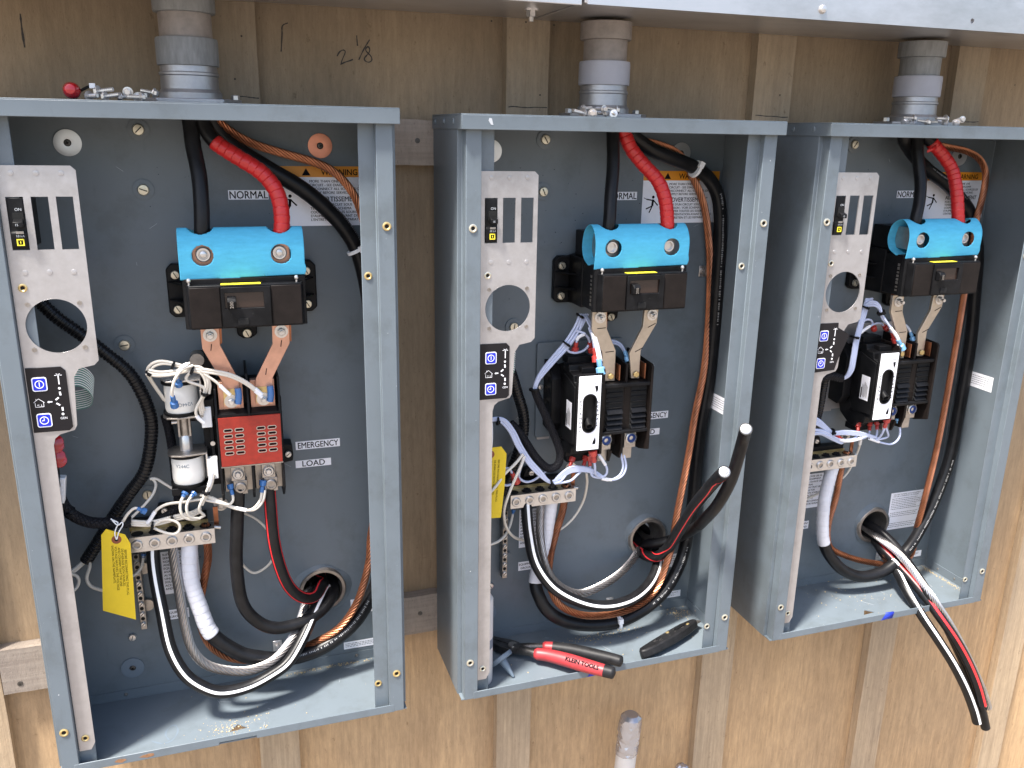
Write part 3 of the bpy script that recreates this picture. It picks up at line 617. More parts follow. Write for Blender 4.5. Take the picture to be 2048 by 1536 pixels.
    for i in range(n):
        for x in xs:
            s_ = L[i]
            for hx, hs_, hr in H:
                d = math.hypot(x-hx, s_-hs_)
                if 1e-6 < d < hr and d > hr-.0022: pass
            P.append([x, s_])
    P = np.array(P); cell = lambda i, j: i*nx+j
    for i in range(n-1):
        for j in range(nx-1):
            ids = (cell(i, j), cell(i, j+1), cell(i+1, j+1), cell(i+1, j)); c_ = P[list(ids)].mean(0)
            if any(math.hypot(c_[0]-h[0], c_[1]-h[1]) < h[2] for h in H): continue
            if L[-1]-c_[1] > L[-1]-.0035 and False: continue
            F.append(ids)
    used = sorted({i for f in F for i in f}); rem = {u_: i for i, u_ in enumerate(used)}; Q = []
    for u_ in used:
        x, s_ = P[u_]
        for hx, hs_, hr in H:
            d = math.hypot(x-hx, s_-hs_)
            if d < hr+.0004: x = hx+(x-hx)/d*hr; s_ = hs_+(s_-hs_)/d*hr
        # front edge: slightly slanting cut, with a tab in the middle
        s_ = min(max(s_, 0), L[-1]); y = np.interp(s_, L, prof[:, 0]); z = np.interp(s_, L, prof[:, 1])
        w = max(0, (s_-L[i_front]-.012)/(L[-1]-L[i_front]-.012))
        tab = -.0022 if .231 < x < .2525 else 0
        z += w*(tab+.0025*((x-.187)/.14)-.0012); x += .003*math.sin(math.pi*max(0, 1-w))*(1 if x > .32 else 0)*.5
        Q.append((x, y, z))
    m = MB(o).add(Q, [[rem[i] for i in f] for f in F])
    s = m.build('insulating_paper', 'blue', None, ang=1.2, solid=.0005)
    tag(s, 'curled blue insulating paper over the main breaker of the '+WHO[k], 'paper', 'blue insulating papers on the main breakers')
for k in 'ABC': main_breaker(k)

# ------------------------------------------------------------------ bus bars
def busbars(k):
    ox, oz = BOX[k]; o = (ox, 0, oz); mt = 'copperbar_reflection' if k == 'A' else 'tinbar'
    if k == 'A':
        polys = [[(.2030, .546), (.2249, .546), (.2243, .5223), (.2430, .476), (.2428, .4413), (.2230, .4421), (.2233, .4756), (.2035, .519)],
                 [(.2868, .546), (.3077, .546), (.3070, .5196), (.2838, .4764), (.2822, .4418), (.2615, .4427), (.2632, .476), (.2862, .520)]]
    else:
        polys = [[(.2005, .546), (.2222, .546), (.2240, .5184), (.2395, .486), (.2400, .441), (.2215, .442), (.2185, .484), (.2010, .519)],
                 [(.2815, .546), (.3035, .546), (.3020, .523), (.2790, .4836), (.2790, .442), (.2660, .443), (.2615, .481), (.2800, .518)]]
    for i, p in enumerate(polys):
        sx = (.2138, .2975)[i] if k == 'A' else (.2125, .2935)[i]
        t = thing('bus_bar', ('bent reflection-tinted' if k == 'A' else 'bent tinned')+' bus bar '+('nearer the slotted plate' if i == 0 else 'farther from the slotted plate')+' in the '+WHO[k], 'bus bar', (ox+p[3][0], -.073, oz+.44), 'bent bus bars under the main breakers')
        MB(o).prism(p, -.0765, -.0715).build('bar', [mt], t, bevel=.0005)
        MB(o).prism([(x+.0026, z+.001) for x, z in p[:3]]+[(p[2][0], .5215), (p[7][0]+.004, .5215), (p[0][0]+.0026, .545)], -.0713, -.0690).build('backing_bar', 'copper', t)
        m = MB(o); m.lathe([(.0082, 0), (.0082, .0014), (.0060, .0016)], (sx, -.0765, .5355), (0, -1, 0), 22); m.lathe([(.0052, .0016), (.0052, .0056), (.0044, .0062)], (sx, -.0765, .5355), (0, -1, 0), 6); m.cyl((sx, -.082, .5355), (sx, -.088, .5355), .0026, n=10)
        m.build('terminal_bolt', 'steel', t, ang=.4)
        m = MB(o)
        for (za, zb, dx_) in ((.524, .516, .0008), (.489, .481, .001)):
            xc = np.interp((za+zb)/2, [.45, .48, .52, .54], [np.mean([q_[0] for q_ in (p[3], p[6])])]*1+[np.mean([p[3][0], p[6][0]]), np.mean([p[2][0], p[7][0]]), np.mean([p[0][0], p[1][0]])])
            if k == 'A': m.obox(V(xc, -.0767, (za+zb)/2), nrm(V(dx_*2, 0, .01)), V(0, 1, 0), V(1, 0, 0), .0042, .0002, .0005)
            else: m.obox(V(xc+.003, -.0767, (za+zb)/2), nrm(V(1, 0, .05+.4*i)), V(0, 1, 0), V(0, 0, 1), .0065, .0002, .0005)
        m.build('ink_mark', 'ink', t, smooth=False)
for k in 'ABC': busbars(k)

# ------------------------------------------------------------------ contactor with two coils (first cabinet)
def hexbolt(m, x, y, z, r=.0052, h=.004, wr=None, n=6):
    if wr: m.lathe([(wr, 0), (wr, .0013), (wr*.8, .0015)], (x, y, z), (0, -1, 0), 22)
    m.lathe([(r, .0012), (r, h), (r*.8, h+.0007)], (x, y, z), (0, -1, 0), n); return m
def contactor():
    t = thing('contactor', 'black contactor with red slotted cover and two white coils', 'contactor', (.25, -.05, .31))
    MB().box(.2165, .2865, -.058, -.0022, .322, .462).build('base', 'black', t, bevel=.001)
    for x, zt in ((.2122, .4665), (.2508, .4835), (.2885, .4775)):
        MB().prism([(-.006, .3105), (-.060, .3105), (-.0835, .330), (-.0835, .4315), (-.080, .445), (-.075, zt), (-.006, zt)], x, x+.0030, 'x').build('barrier', 'black', t, bevel=.0006)
    for x0, x1 in ((.2153, .2507), (.2539, .2884)):
        MB().box(x0, x1, -.0835, -.0582, .4310, .4345).build('ledge', 'black', t)
        MB().prism([(-.058, .440), (-.0830, .4346), (-.058, .4346)], x0, x1, 'x').build('ledge', 'black', t)
    def slot(x, z):
        return rrect(x-.0046, x+.0046, z-.0016, z+.0016, .00155, 3)
    hs = [slot(x, .4147-.00757*i) for x in (.2257, .2391, .2653, .2787) for i in range(5)]
    c = MB().plate([(.2152, .3672), (.2893, .3672), (.2897, .4312), (.2148, .4312)], [h[::-1] for h in hs], -.0863, -.0842).build('arc_cover', 'redplate', t, bevel=.0003)
    for x in (.2257, .2391, .2653, .2787):
        for i in range(5): z = .4147-.00757*i; MB().plate(rrect(x-.0056, x+.0056, z-.0025, z+.0025, .0024, 3), [slot(x, z)[::-1]], -.08655, -.08625).build('slot_edge', 'lugtin', c)
    MB().box(.2153, .2882, -.0838, -.0585, .3665, .4300).build('arc_chute', 'void', t)
    MB().box(.2145, .2900, -.0862, -.0590, .3655, .3668).build('cover_edge', 'dullsteel', t)
    for x in (.2326, .2712):
        MB().box(x-.0155, x+.0145, -.0690, -.0575, .4352, .473).build('terminal_pad', 'copperbar_reflection', t, bevel=.0005)
        m = hexbolt(MB(), x, -.0766, .450, .0042, .0052, .0085); m.cyl((x, -.082, .450), (x, -.0865, .450), .0024, n=10); m.build('terminal_bolt', 'steel', t, ang=.4)
        MB().box(x-.009, x+.0095, -.0772, -.0766, .4455, .466).build('spade_plate', 'brass', t)
        MB().tube(spline([V(x+.0075, -.080, .4475), V(x+.009, -.081, .455), V(x+.0085, -.0800, .467)]), [.0042]*len(spline([V(x+.0075, -.080, .4475), V(x+.009, -.081, .455), V(x+.0085, -.0800, .467)])), 10).build('terminal_sleeve', 'connblue', t)
    for i, x in enumerate((.2336, .2716)):
        MB().box(x-.016, x+.0175, -.060, -.052, .3225, .3665).build('terminal_pad', 'lugtin', t)
        for j, z in enumerate((.3505, .3315)):
            xx = x+.0022*j; a = MB().box(xx-.0085, xx+.0085, -.0722, -.0605, z-.0095, z+.0095).build('lug', 'lugtin' if j == 0 else 'dullsteel', t, bevel=.0006)
            m = MB().lathe([(.0074, 0), (.0074, .0018), (.006, .003), (.0045, .003), (.0044, .001)], (xx, -.0722, z), (0, -1, 0), 22)
            if j == 0: hexbolt(m, xx, -.0722, z, .0040, .0052)
            m.mat(1).lathe([(.0044, .0004), (.0044, .0008)], (xx, -.0722, z), (0, -1, 0), 6); m.build('lug_screw', ['steel' if j == 0 else 'dullsteel', 'void'], a, ang=.4)
    MB().prism([(.2918, .3415), (.306, .3435), (.307, .352), (.306, .367), (.2918, .369)], -.026, -.0022).build('mounting_ear', 'black', t, bevel=.001)
    slotscrew(t, (0, 0, 0), .3000, -.026, .3545, .0045, 'steel', rot=.7)
    MB().box(.2916, .2945, -.04, -.03, .37, .44).build('side_rail', 'black', t, bevel=.0006)
    # drive unit
    MB().box(.196, .2118, -.050, -.0022, .330, .500).build('drive_frame', 'black', t, bevel=.001)
    MB().box(.196, .2118, -.070, -.050, .430, .452).build('drive_frame', 'black', t, bevel=.001)
    cy = -.056
    for j, (cx, z0, z1) in enumerate(((.1736, .4378, .4735), (.1742, .3430, .3778))):
        cl = MB().lathe([(.0188, z0), (.0196, z0+.004), (.0197, z0+.012), (.0193, z0+.02), (.0197, z0+.027), (.0190, z1)], (cx, cy, 0), (0, 0, 1), 40).build('coil', 'coilwrap', t)
        m = MB(); r = .0199
        vv, ff, w = text_geo('V244C'); sz = .0062; zc = z0+(.0135 if j == 0 else .0235)
        up = -1 if j == 0 else 1; ac = (.30 if j == 0 else -.32)
        P = []
        for x, y in vv:
            a = ac+up*(x-w/2)*sz/r; P.append((cx+r*math.sin(a), cy-r*math.cos(a), zc+up*y*sz))
        m.add(P, ff).build('coil_marking', 'greyblue', cl, smooth=False)
        for zz, hh in ((z0-.0032, .003), (z1+.0002, .003)):
            MB().prism(circ(cx-.001, cy, .0212, 32)[:], zz, zz+hh, 'z').build('coil_flange', 'black', t)
        # steel end plate bent down beside the coil
        zp = z1+.0042 if j == 1 else z0-.0062
        pl = [(cx-.0225, cy-.010), (cx-.018, cy-.0195), (cx-.004, cy-.0235), (cx+.0245, cy-.0185), (cx+.0245, cy+.018), (cx-.015, cy+.018), (cx-.0225, cy+.008)]
        MB().prism(pl, zp, zp+.0022, 'z').build('end_plate', 'dullsteel', t, bevel=.0004)
        MB().box(cx+.0225, cx+.0247, cy-.0185, cy+.018, min(zp, zp-.030) if j == 1 else zp, zp if j == 1 else zp+.034).build('end_plate_leg', 'steel', t, bevel=.0004)
    MB().prism([(.151, cy-.004), (.158, cy-.020), (.1700, cy-.0235), (.198, cy-.0195), (.198, cy+.020), (.156, cy+.018)], .4788, .4812, 'z').build('end_plate', 'steel', t, bevel=.0004)
    MB().box(.1968, .1985, cy-.0195, cy+.015, .462, .4788).build('end_plate_leg', 'steel', t)
    m = MB(); m.lathe([(.0070, .405), (.0070, .432)], (.1742, cy, 0), (0, 0, 1), 20); m.build('plunger', 'dullsteel', t)
    MB().lathe([(.0078, .381), (.0078, .4045), (.0074, .405)], (.1742, cy, 0), (0, 0, 1), 20).build('plunger_sleeve', 'steel', t)
    MB().cyl((.160, cy-.008, .424), (.1665, cy-.008, .4243), .0022, n=10).build('pin', 'steel', t)
    MB().box(.1668, .1690, cy-.010, cy+.01, .405, .432).build('yoke', 'dullsteel', t); MB().box(.1795, .1817, cy-.010, cy+.01, .405, .432).build('yoke', 'dullsteel', t)
    MB().cyl((.180, cy, .4255), (.214, cy, .4262), .0042, n=12).build('drive_shaft', 'black', t)
    MB().box(.153, .196, cy-.016, cy+.012, .3290, .3385).build('coil_base', 'black', t, bevel=.001)
    MB().cyl(V(.1955, -.030, .4985), V(.1955, -.052, .4985), .0085, n=18).build('shaft_end', 'dullsteel', t)
    for (u, v, y) in ((413, 835, -.072), (426, 938, -.075)):
        p = W(u, v, y); MB().box(p[0]-.0062, p[0]+.0062, p[1], p[1]+.012, p[2]-.0135, p[2]+.0135).build('limit_switch', 'nylon', t, bevel=.0008)
    MB().box(.204, .2085, -.062, -.050, .36, .43).build('link_arm', 'black', t, bevel=.0008)
    for z in (.372, .392): MB().lathe([(.003, 0), (.003, .003)], (.2062, -.062, z), (0, -1, 0), 10).build('screw', 'steel', t)
contactor()

# ------------------------------------------------------------------ transfer switches (second and third cabinet)
def transfer_switch(k):
    ox, oz = BOX[k]; o = (ox, 0, oz)
    t = thing('transfer_switch', 'black transfer switch with white lettered face plate in the '+WHO[k], 'switch', (ox+.22, -.05, oz+.31), 'black transfer switches with white face plates')
    MB(o).prism(rrect(.146, .284, .3395, .4865, .004), -.0075, -.0045).build('mounting_plate', 'paint' if k == 'B' else 'galv', t, bevel=.0004)
    MB(o).prism([(-.0045, .335), (-.0045, .35), (-.0022, .35), (-.0022, .335)], .15, .17, 'x').build('standoff', 'galv', t)
    side = [(-.093, .3485), (-.093, .444), (-.084, .4455), (-.082, .4555), (-.066, .4575), (-.064, .4655), (-.044, .4655), (-.020, .456), (-.0078, .435), (-.0078, .372), (-.022, .340), (-.045, .326), (-.062, .3255), (-.064, .3345), (-.080, .3365), (-.083, .348)]
    MB(o).prism(side, .1735, .2130, 'x').build('drive_housing', 'black', t, bevel=.0011)
    MB(o).prism([(-.0935, .356), (-.0935, .441), (-.052, .452), (-.044, .440), (-.044, .366), (-.052, .352)], .1712, .1734, 'x').build('side_cover', 'black', t, bevel=.0006)
    for y, z in ((-.046, .458), (-.046, .350), (-.018, .43), (-.018, .37)):
        m = MB(o); m.lathe([(.0036, -.001), (.0036, .0016), (.0018, .0018), (.0018, .0004)], (.1735, y, z), (-1, 0, 0), 14); m.build('rivet', 'black', t)
    st = MB(o); st.box(.1709, .1712, -.085, -.066, .376, .416); st.mat(1)
    for i in range(6): st.box(.1707, .17095, -.082+.0022*i, -.0812+.0022*i, .38+.001*(i % 3), .40+.002*(i % 4))
    st.mat(2).box(.1707, .17095, -.0695, -.0675, .378, .396); st.build('rating_label', ['label', 'dullsteel', 'ink'], t, smooth=False)
    for x0, x1, y0, y1, z0, z1 in ((.1765, .2120, -.052, -.030, .4640, .4745), (.1880, .2120, -.078, -.058, .4560, .4640), (.1770, .2110, -.060, -.034, .3160, .3262)):
        MB(o).box(x0, x1, y0, y1, z0, z1).build('terminal_block', 'black', t, bevel=.0008)
    MB(o).prism([(-.0078, .36), (-.0078, .462), (-.03, .455), (-.042, .44), (-.042, .372), (-.03, .357)], .1570, .1732, 'x').build('mechanism_case', 'black', t, bevel=.001)
    for i, z in enumerate((.436, .42, .40)):
        slotscrew(t, o, .1515, -.0078, z, .0042, 'steel'); MB(o).box(.1560, .1572, -.030, -.018, z-.004, z+.003).build('mechanism_pawl', 'black', t, bevel=.0004)
    fr = MB(o).plate(rr(.1735, .2133, .3452, .4600), [rrect(.1837, .2028, .3752, .4300, .0093, 8)[::-1]], -.0958, -.0931).build('plate_frame', 'black', t, bevel=.0006)
    MB(o).plate(rr(.1762, .2096, .3478, .4572), [rrect(.1832, .2033, .3745, .4307, .0099, 8)[::-1]], -.0975, -.0960).build('face_plate', 'label', t)
    MB(o).plate(rrect(.1824, .2041, .3737, .4315, .0106, 8), [rrect(.1842, .2023, .3757, .4295, .0088, 8)[::-1]], -.0985, -.0900).build('slot_rim', 'black', t)
    MB(o).box(.184, .2025, -.0929, -.060, .3755, .4298).build('slot_well', 'void', t)
    a, b = V(.1935, -.080, .3985), V(.1925, -.1012, .3845); m = MB(o); m.lathe([(.0042, 0), (.0056, np.linalg.norm(b-a)), (.0040, np.linalg.norm(b-a)+.0002), (.0034, np.linalg.norm(b-a)-.004)], a, b-a, 18); m.build('handle_socket', 'black', t)
    m = MB(o); yt = -.0977
    for i, c in enumerate('STANDBY'): m.text(c, .0052, (.1797, yt, .4145-.0066*i), align='C')
    for i, c in enumerate('NORMAL'): m.text(c, .0052, (.2062, yt, .4165-.0062*i), align='C')
    m.add([(.1785, yt, .4225), (.1785, yt, .4195), (.1812, yt, .421)], [(0, 1, 2)]); m.add([(.2072, yt, .3825), (.2042, yt, .3825), (.2057, yt, .3852)], [(0, 1, 2)])
    m.build('plate_lettering', 'ink', t, smooth=False)
    m = MB(o)
    for z, sg in ((.4385, 1), (.3600, -1)):
        m.prism([(.2000, z+.004), (.2048, z+.0044), (.2052, z-.001), (.2030, z-.0062*1), (.2015, z-.002)] if sg == 1 else [(.1995, z-.0045), (.2045, z-.0040), (.2048, z+.0012), (.2038, z+.0062), (.2005, z)], yt-.0001, yt+.0001)
        for q_ in range(4): m.box(.1985+.0018*q_, .1991+.0018*q_, yt-.0001, yt+.0001, z+sg*.0075, z+sg*.0095)
    m.build('plate_symbols', 'ink', t, smooth=False)
    # contact block
    MB(o).box(.2150, .2925, -.0600, -.0078, .337, .452).build('contact_case', 'blackbrown', t, bevel=.001)
    MB(o).box(.2152, .2923, -.0825, -.0601, .3640, .4400).build('arc_cover', 'blackbrown', t, bevel=.001)
    for x0 in (.2140, .2535, .2902):
        pr = [(-.008, .334), (-.030, .3255), (-.066, .329), (-.093, .3375), (-.093, .4635), (-.089, .4665), (-.008, .4715)] if x0 != .2535 else [(-.008, .330), (-.04, .3185), (-.075, .3205), (-.080, .336), (-.085, .4670), (-.008, .4715)]
        MB(o).prism(pr, x0, x0+.0036, 'x').build('barrier', 'blackbrown', t, bevel=.0007)
    MB(o).prism([(-.008, .336), (-.03, .3195), (-.075, .3170), (-.083, .336)], .2358, .2390, 'x').build('barrier', 'blackbrown', t)
    for z0, z1 in ((.4345, .4405), (.3640, .3690)): MB(o).box(.2146, .2934, -.0905, -.0826, z0, z1).build('rail', 'black', t, bevel=.0012)
    for x0, x1 in ((.2262, .2502), (.2650, .2876)):
        MB(o).box(x0-.0012, x1+.0012, -.0836, -.0826, .3700, .4338).build('grille', 'void', t)
        for i in range(4):
            z = .4265-.0075*i; MB(o).prism([(-.0836, z), (-.0858, z-.0004), (-.0858, z-.0014), (-.0836, z-.0022)], x0, x1, 'x').build('louvre', 'black', t)
        for i in range(4):
            z = .4010-.0082*i; MB(o).prism([(-.0836, z), (-.0842, z), (-.0892, z-.0064), (-.0836, z-.0068)], x0-.0005, x1+.0005, 'x').build('louvre', 'black', t, bevel=.0003)
    for x in (.2262, .2665):
        MB(o).box(x-.005, x+.020, -.066, -.058, .444, .4435+.022).build('terminal_pad', 'blackbrown', t)
        m = hexbolt(MB(o), x+.0065, -.0766, .4490, .0048, .0032); m.build('terminal_bolt', 'brass', t, ang=.4)
        MB(o).box(x+.0165, x+.0178, -.085, -.062, .444, .4665).build('copper_tab', 'copper', t)
        lg = MB(o).box(x-.006, x+.0125, -.078, -.05, .3365, .3625).build('lug', 'lugtin', t, bevel=.0008)
        m = MB(o); m.lathe([(.0088, -.001), (.0088, .003), (.0072, .004), (.0066, .002)], (x+.0035, -.078, .3525), (0, -1, 0), 22); m.mat(1).lathe([(.0066, .0015), (.0066, .0032), (.0034, .0036), (.0034, .001)], (x+.0035, -.078, .3525), (0, -1, 0), 18); m.build('lug_screw', ['steel', 'lugblue'], lg)
        MB(o).box(x-.005, x+.0095, -.072, -.055, .3175, .3355).build('lug', 'lugtin', t, bevel=.0006)
for k in 'BC': transfer_switch(k)

# ------------------------------------------------------------------ neutral bars and ground bars
def neutral_bar(k):
    ox, oz = BOX[k]; o = (ox, 0, oz)
    t = thing('neutral_bar', 'aluminium terminal bar with five hex screws in the '+WHO[k], 'terminal bar', (ox+.147, -.04, oz+.247), 'aluminium terminal bars with five screws')
    MB(o).box(.0952, .1985, -.0480, -.0235, .2470, .2668).build('bar', 'lugtin' if k != 'C' else 'dullsteel', t, bevel=.0006)
    MB(o).box(.0950, .1987, -.0488, -.0481, .2468, .2678).build('front_edge', 'steel', t)
    for i, x in enumerate((.1035, .1245, .1455, .1665, .1875)):
        m = MB(o); m.lathe([(.0070, -.001), (.0070, .0014), (.006, .0024), (.0040, .0024), (.0038, .0006)], (x, -.0488, .2572), (0, -1, 0), 22); m.mat(1).lathe([(.0039, .0004), (.0039, .0009)], (x, -.0488, .2572), (0, -1, 0), 6)
        m.build('set_screw', ['steel', 'dullsteel'], t)
        m = MB(o); m.lathe([(.0076, 0), (.0076, .0006)], (x, -.0355, .2666), (0, 0, 1), 18)
        if 0 < i < 4: m.mat(1); [m.cyl((x+.0035*math.cos(a), -.0355+.0035*math.sin(a), .2668), (x+.0035*math.cos(a), -.0355+.0035*math.sin(a), .2705), .0018, n=7) for a in np.linspace(0, 6.28, 7)[:-1]]
        m.build('wire_hole', ['void', 'sleeve'], t)
    MB(o).box(.094, .190, -.0232, -.0105, .256, .2795).build('insulator', 'black', t, bevel=.001)
    MB(o).box(.0935, .1910, -.0245, -.0232, .266, .2715).build('yellow_strap', 'brass', t)
    MB(o).prism([(.125, .2795), (.15, .2795), (.145, .294), (.130, .294)], -.0150, -.0025).build('insulator_ear', 'black', t, bevel=.001)
    slotscrew(t, o, .1375, -.015, .287, .0042, 'steel')
    MB(o).box(.1985, .2045, -.030, -.028, .263, .290).build('bond_strap', 'copper', t)
    m = hexbolt(MB(o), .2085, -.0022, .2815, .0048, .007, .0095); m.build('bond_bolt', 'steel', t, ang=.4)
    m = MB(o); m.cyl((.1985, -.036, .264), (.2065, -.036, .2625), .003, n=10); m.build('end_screw', 'steel', t)
    g = thing('ground_bar', 'narrow vertical grounding bar with small screws in the '+WHO[k], 'terminal bar', (ox+.097, -.01, oz+.117), 'narrow vertical grounding bars')
    MB(o).box(.0930, .1010, -.0200, -.0080, .1170, .2300).build('bar', 'dullsteel', g, bevel=.0006)
    for i in range(7):
        z = .126+.0155*i; m = MB(o); m.lathe([(.0034, -.001), (.0034, .0022), (.0026, .003)], (.0968, -.020, z), (0, -1, 0), 12); m.mat(1).obox(V(.0968, -.0231, z), V(.7, 0, .7), V(0, 1, 0), V(-.7, 0, .7), .0024, .0002, .0005); m.build('screw', ['steel', 'void'], g)
        MB(o).lathe([(.0026, 0), (.0026, .0003)], (.0968, -.0200, z+.0077), (0, -1, 0), 12).build('wire_hole', 'void', g)
    for z in (.146, .202): MB(o).lathe([(.0090, 0), (.0085, .0055)], (.1030, -.0022, z), (0, -1, 0), 22).build('boss', 'paint' if k != 'A' else 'dullsteel', g)
for k in 'ABC': neutral_bar(k)

# ------------------------------------------------------------------ heavy cables
def near(p, q_): return int(np.argmin(np.linalg.norm(p-np.array(q_), axis=1)))
def cable(label, px, r, stripes=(), tapes=(), group=None, ends=(), prints=(), name='power_cable', mt='cable'):
    cp = [W(*p) if not isinstance(p, np.ndarray) else p for p in px]; pts = spline(cp, .0035)
    t = thing(name, label, 'cable', pts[np.argmin(pts[:, 2])], group)
    MB().tube(pts, r, 18).build('sheath', mt, t, ang=1.0)
    for mtl, ang, half in stripes: MB().stripe(pts, r*1.012, math.radians(ang), math.radians(half)).build('stripe', mtl, t)
    for i0, i1, mtl in tapes:
        a, b = near(pts, cp[i0]), near(pts, cp[i1]); q_ = spline(pts[a:b+1], .0006)
        L = np.concatenate([[0], np.cumsum(np.linalg.norm(np.diff(q_, axis=0), axis=1))]); w = .0105
        w = w*.85; ph = L/w+.15*np.sin(L*90); fr = np.mod(ph, 1); rad = r*1.03+(.00075 if mtl == 'redtape' else .0005)*np.clip((fr-.04)/.14, 0, 1)*(1-.75*fr)+.00012*np.sin(L*333)
        MB().tube(q_, list(rad), 20).build('tape_wrap', mtl, t, ang=.5)
    for e in ends:
        i = 0 if e == 0 else len(pts)-1; d = nrm(pts[1]-pts[0])*-1 if e == 0 else nrm(pts[-1]-pts[-2])
        m = MB(); m.lathe([(r*.86, -.001), (r*.86, .0006), (r*.8, .001)], pts[i], d, 24)
        e1 = nrm(np.cross(d, V(0, 0, 1))); e2 = np.cross(d, e1)
        for rad_, nn in ((0, 1), (.3, 6), (.6, 12)):
            for q_ in range(nn):
                a = 6.283*q_/nn; m.lathe([(r*.15, .0), (r*.15, .0013), (r*.09, .0017)], pts[i]+r*rad_*(e1*math.cos(a)+e2*math.sin(a)), d, 7)
        m.build('cut_conductor', 'bareends', t)
    for i0, i1, ang in prints:
        a, b = near(pts, cp[i0]), near(pts, cp[i1]); m = MB(); fine = spline(pts[a:b+1], .0011); F = frames(fine); i = 0
        while i < len(fine)-3:
            if random.random() < .18: i += 2; continue
            m.stripe(fine[i:i+2], r*1.012, math.radians(ang+random.uniform(-1, 1)), math.radians(random.uniform(3, 9)), 2, (F[0][i:i+2], F[1][i:i+2])); i += 2
        m.build('printed_marking', 'printink', t)
    return t
def bare(label, px, r, mtl, group=None, name='bare_cable', pitch=11):
    pts = path(px, .0025); t = MB().strands(pts, r, 9 if mtl == 'alstrand' else 8, pitch).build(name, [mtl, 'void'], None, ang=1.2)
    return tag(t, label, 'cable', group)
KA, KB, KC = WHO['A'], WHO['B'], WHO['C']
def kin(k, *d): return [BOX[k][0]+d[0], d[1], BOX[k][1]+d[2]]
def kv(k, x, y, z): return V(BOX[k][0]+x, y, BOX[k][1]+z)
def ko(k, dx=0, dz=0, y=.05): return kv(k, KO[k][0]+dx, y, KO[k][1]+dz)
GS = 'supply cables dropping from the conduits'
# --- first cabinet
cable('plain black supply cable into the main breaker of the '+KA, [kv('A', .202, -.05, .86), (378, 232, -.052), (386, 290, -.06), (398, 350, -.072), (403, 410, -.082), (404, 460, -.086), kv('A', .213, -.085, .648)], .009, group=GS)
cable('black supply cable wrapped in red tape in the '+KA, [kv('A', .22, -.05, .86), (402, 225, -.052), (412, 258, -.055), (430, 284, -.06), (478, 316, -.068), (523, 345, -.074), (553, 383, -.08), (563, 425, -.085), (563, 462, -.088), kv('A', .300, -.086, .648)], .0088, tapes=[(3, 9, 'redtape')], group=GS)
cable('black neutral cable with white taped end in the '+KA, [kv('A', .225, -.045, .86), (420, 230, -.045), (455, 285, -.04), (540, 340, -.035), (600, 375, -.03), (650, 415, -.028), (690, 458, -.028), (718, 510, -.028), (738, 600, -.03), (756, 760, -.03), (765, 920, -.03), (766, 1060, -.03), (757, 1150, -.03), (738, 1199, -.035), (705, 1249, -.042), (654, 1290, -.048), (603, 1311, -.052), (557, 1318, -.055), (514, 1315, -.055), (476, 1305, -.055), (424, 1269, -.055), (399, 1214, -.05), (381, 1156, -.044), (379, 1093, -.037), kv('A', .1665, -.0355, .262)], .0102, tapes=[(20, 24, 'whitetape')], group=GS, prints=[(5, 7, -40), (13, 17, 10)])
bare('twisted bare copper wire sweeping along the top of the '+KA, [kv('A', .23, -.05, .86), (428, 222, -.05), (450, 255, -.045), (500, 285, -.036), (560, 305, -.030), (620, 322, -.028), (665, 342, -.028), (700, 378, -.028), (722, 425, -.028), (738, 500, -.05), (752, 700, -.05), (760, 900, -.052), (757, 985, -.052), (742, 1070, -.052), (737, 1128, -.052), (715, 1202, -.05), (679, 1255, -.05), (628, 1286, -.047), (590, 1300, -.042), (530, 1318, -.036), (470, 1318, -.036), (428, 1298, -.036), (405, 1262, -.036), (400, 1210, -.036), (410, 1150, -.036), (416, 1110, -.036), kv('A', .1875, -.0355, .27)], .0053, 'copper', 'bare copper ground wires')
cable('plain black load cable from the contactor to the back hole of the '+KA, [(476, 975, -.066), (476, 1001, -.066), (474, 1060, -.066), (473, 1128, -.066), (484, 1204, -.064), (514, 1242, -.06), (552, 1256, -.056), (603, 1245, -.048), (641, 1222, -.034), (664, 1192, -.012), (664, 1168, .02), ko('A', .006, .002, .1)], .0086, group='cables into the back holes')
cable('black load cable with two red stripes in the '+KA, [(538, 975, -.066), (540, 1001, -.066), (547, 1077, -.066), (560, 1133, -.062), (578, 1173, -.055), (603, 1194, -.045), (628, 1193, -.030), (643, 1172, -.008), (644, 1160, .02), ko('A', -.012, .012, .1)], .0084, stripes=[('redstripe', 56, 8), ('redstripe', -56, 8)], group='cables into the back holes')
cable('black cable with white stripe looping low in the '+KA, [kv('A', .1240, -.0355, .262), (306, 1108, -.040), (311, 1156, -.05), (324, 1222, -.066), (341, 1298, -.082), (372, 1351, -.092), (416, 1379, -.096), (452, 1384, -.096), (500, 1372, -.092), (545, 1348, -.086), (578, 1322, -.078), (608, 1270, -.058), (632, 1214, -.030), (648, 1180, -.004), (650, 1172, .02), ko('A', .002, -.014, .1)], .0084, stripes=[('whitestripe', 4, 13)], group='cables into the back holes')
bare('bare aluminium stranded conductor curving under the terminal bar of the '+KA, [kv('A', .1455, -.0355, .262), (346, 1101, -.040), (352, 1146, -.048), (360, 1195, -.056), (370, 1252, -.066), (385, 1300, -.074), (418, 1332, -.08), (479, 1343, -.082), (523, 1334, -.078), (557, 1312, -.07), (590, 1267, -.052), (607, 1222, -.032), (616, 1185, -.008), (628, 1175, .02), ko('A', -.014, -.006, .1)], .0063, 'alstrand', 'bare aluminium conductors')
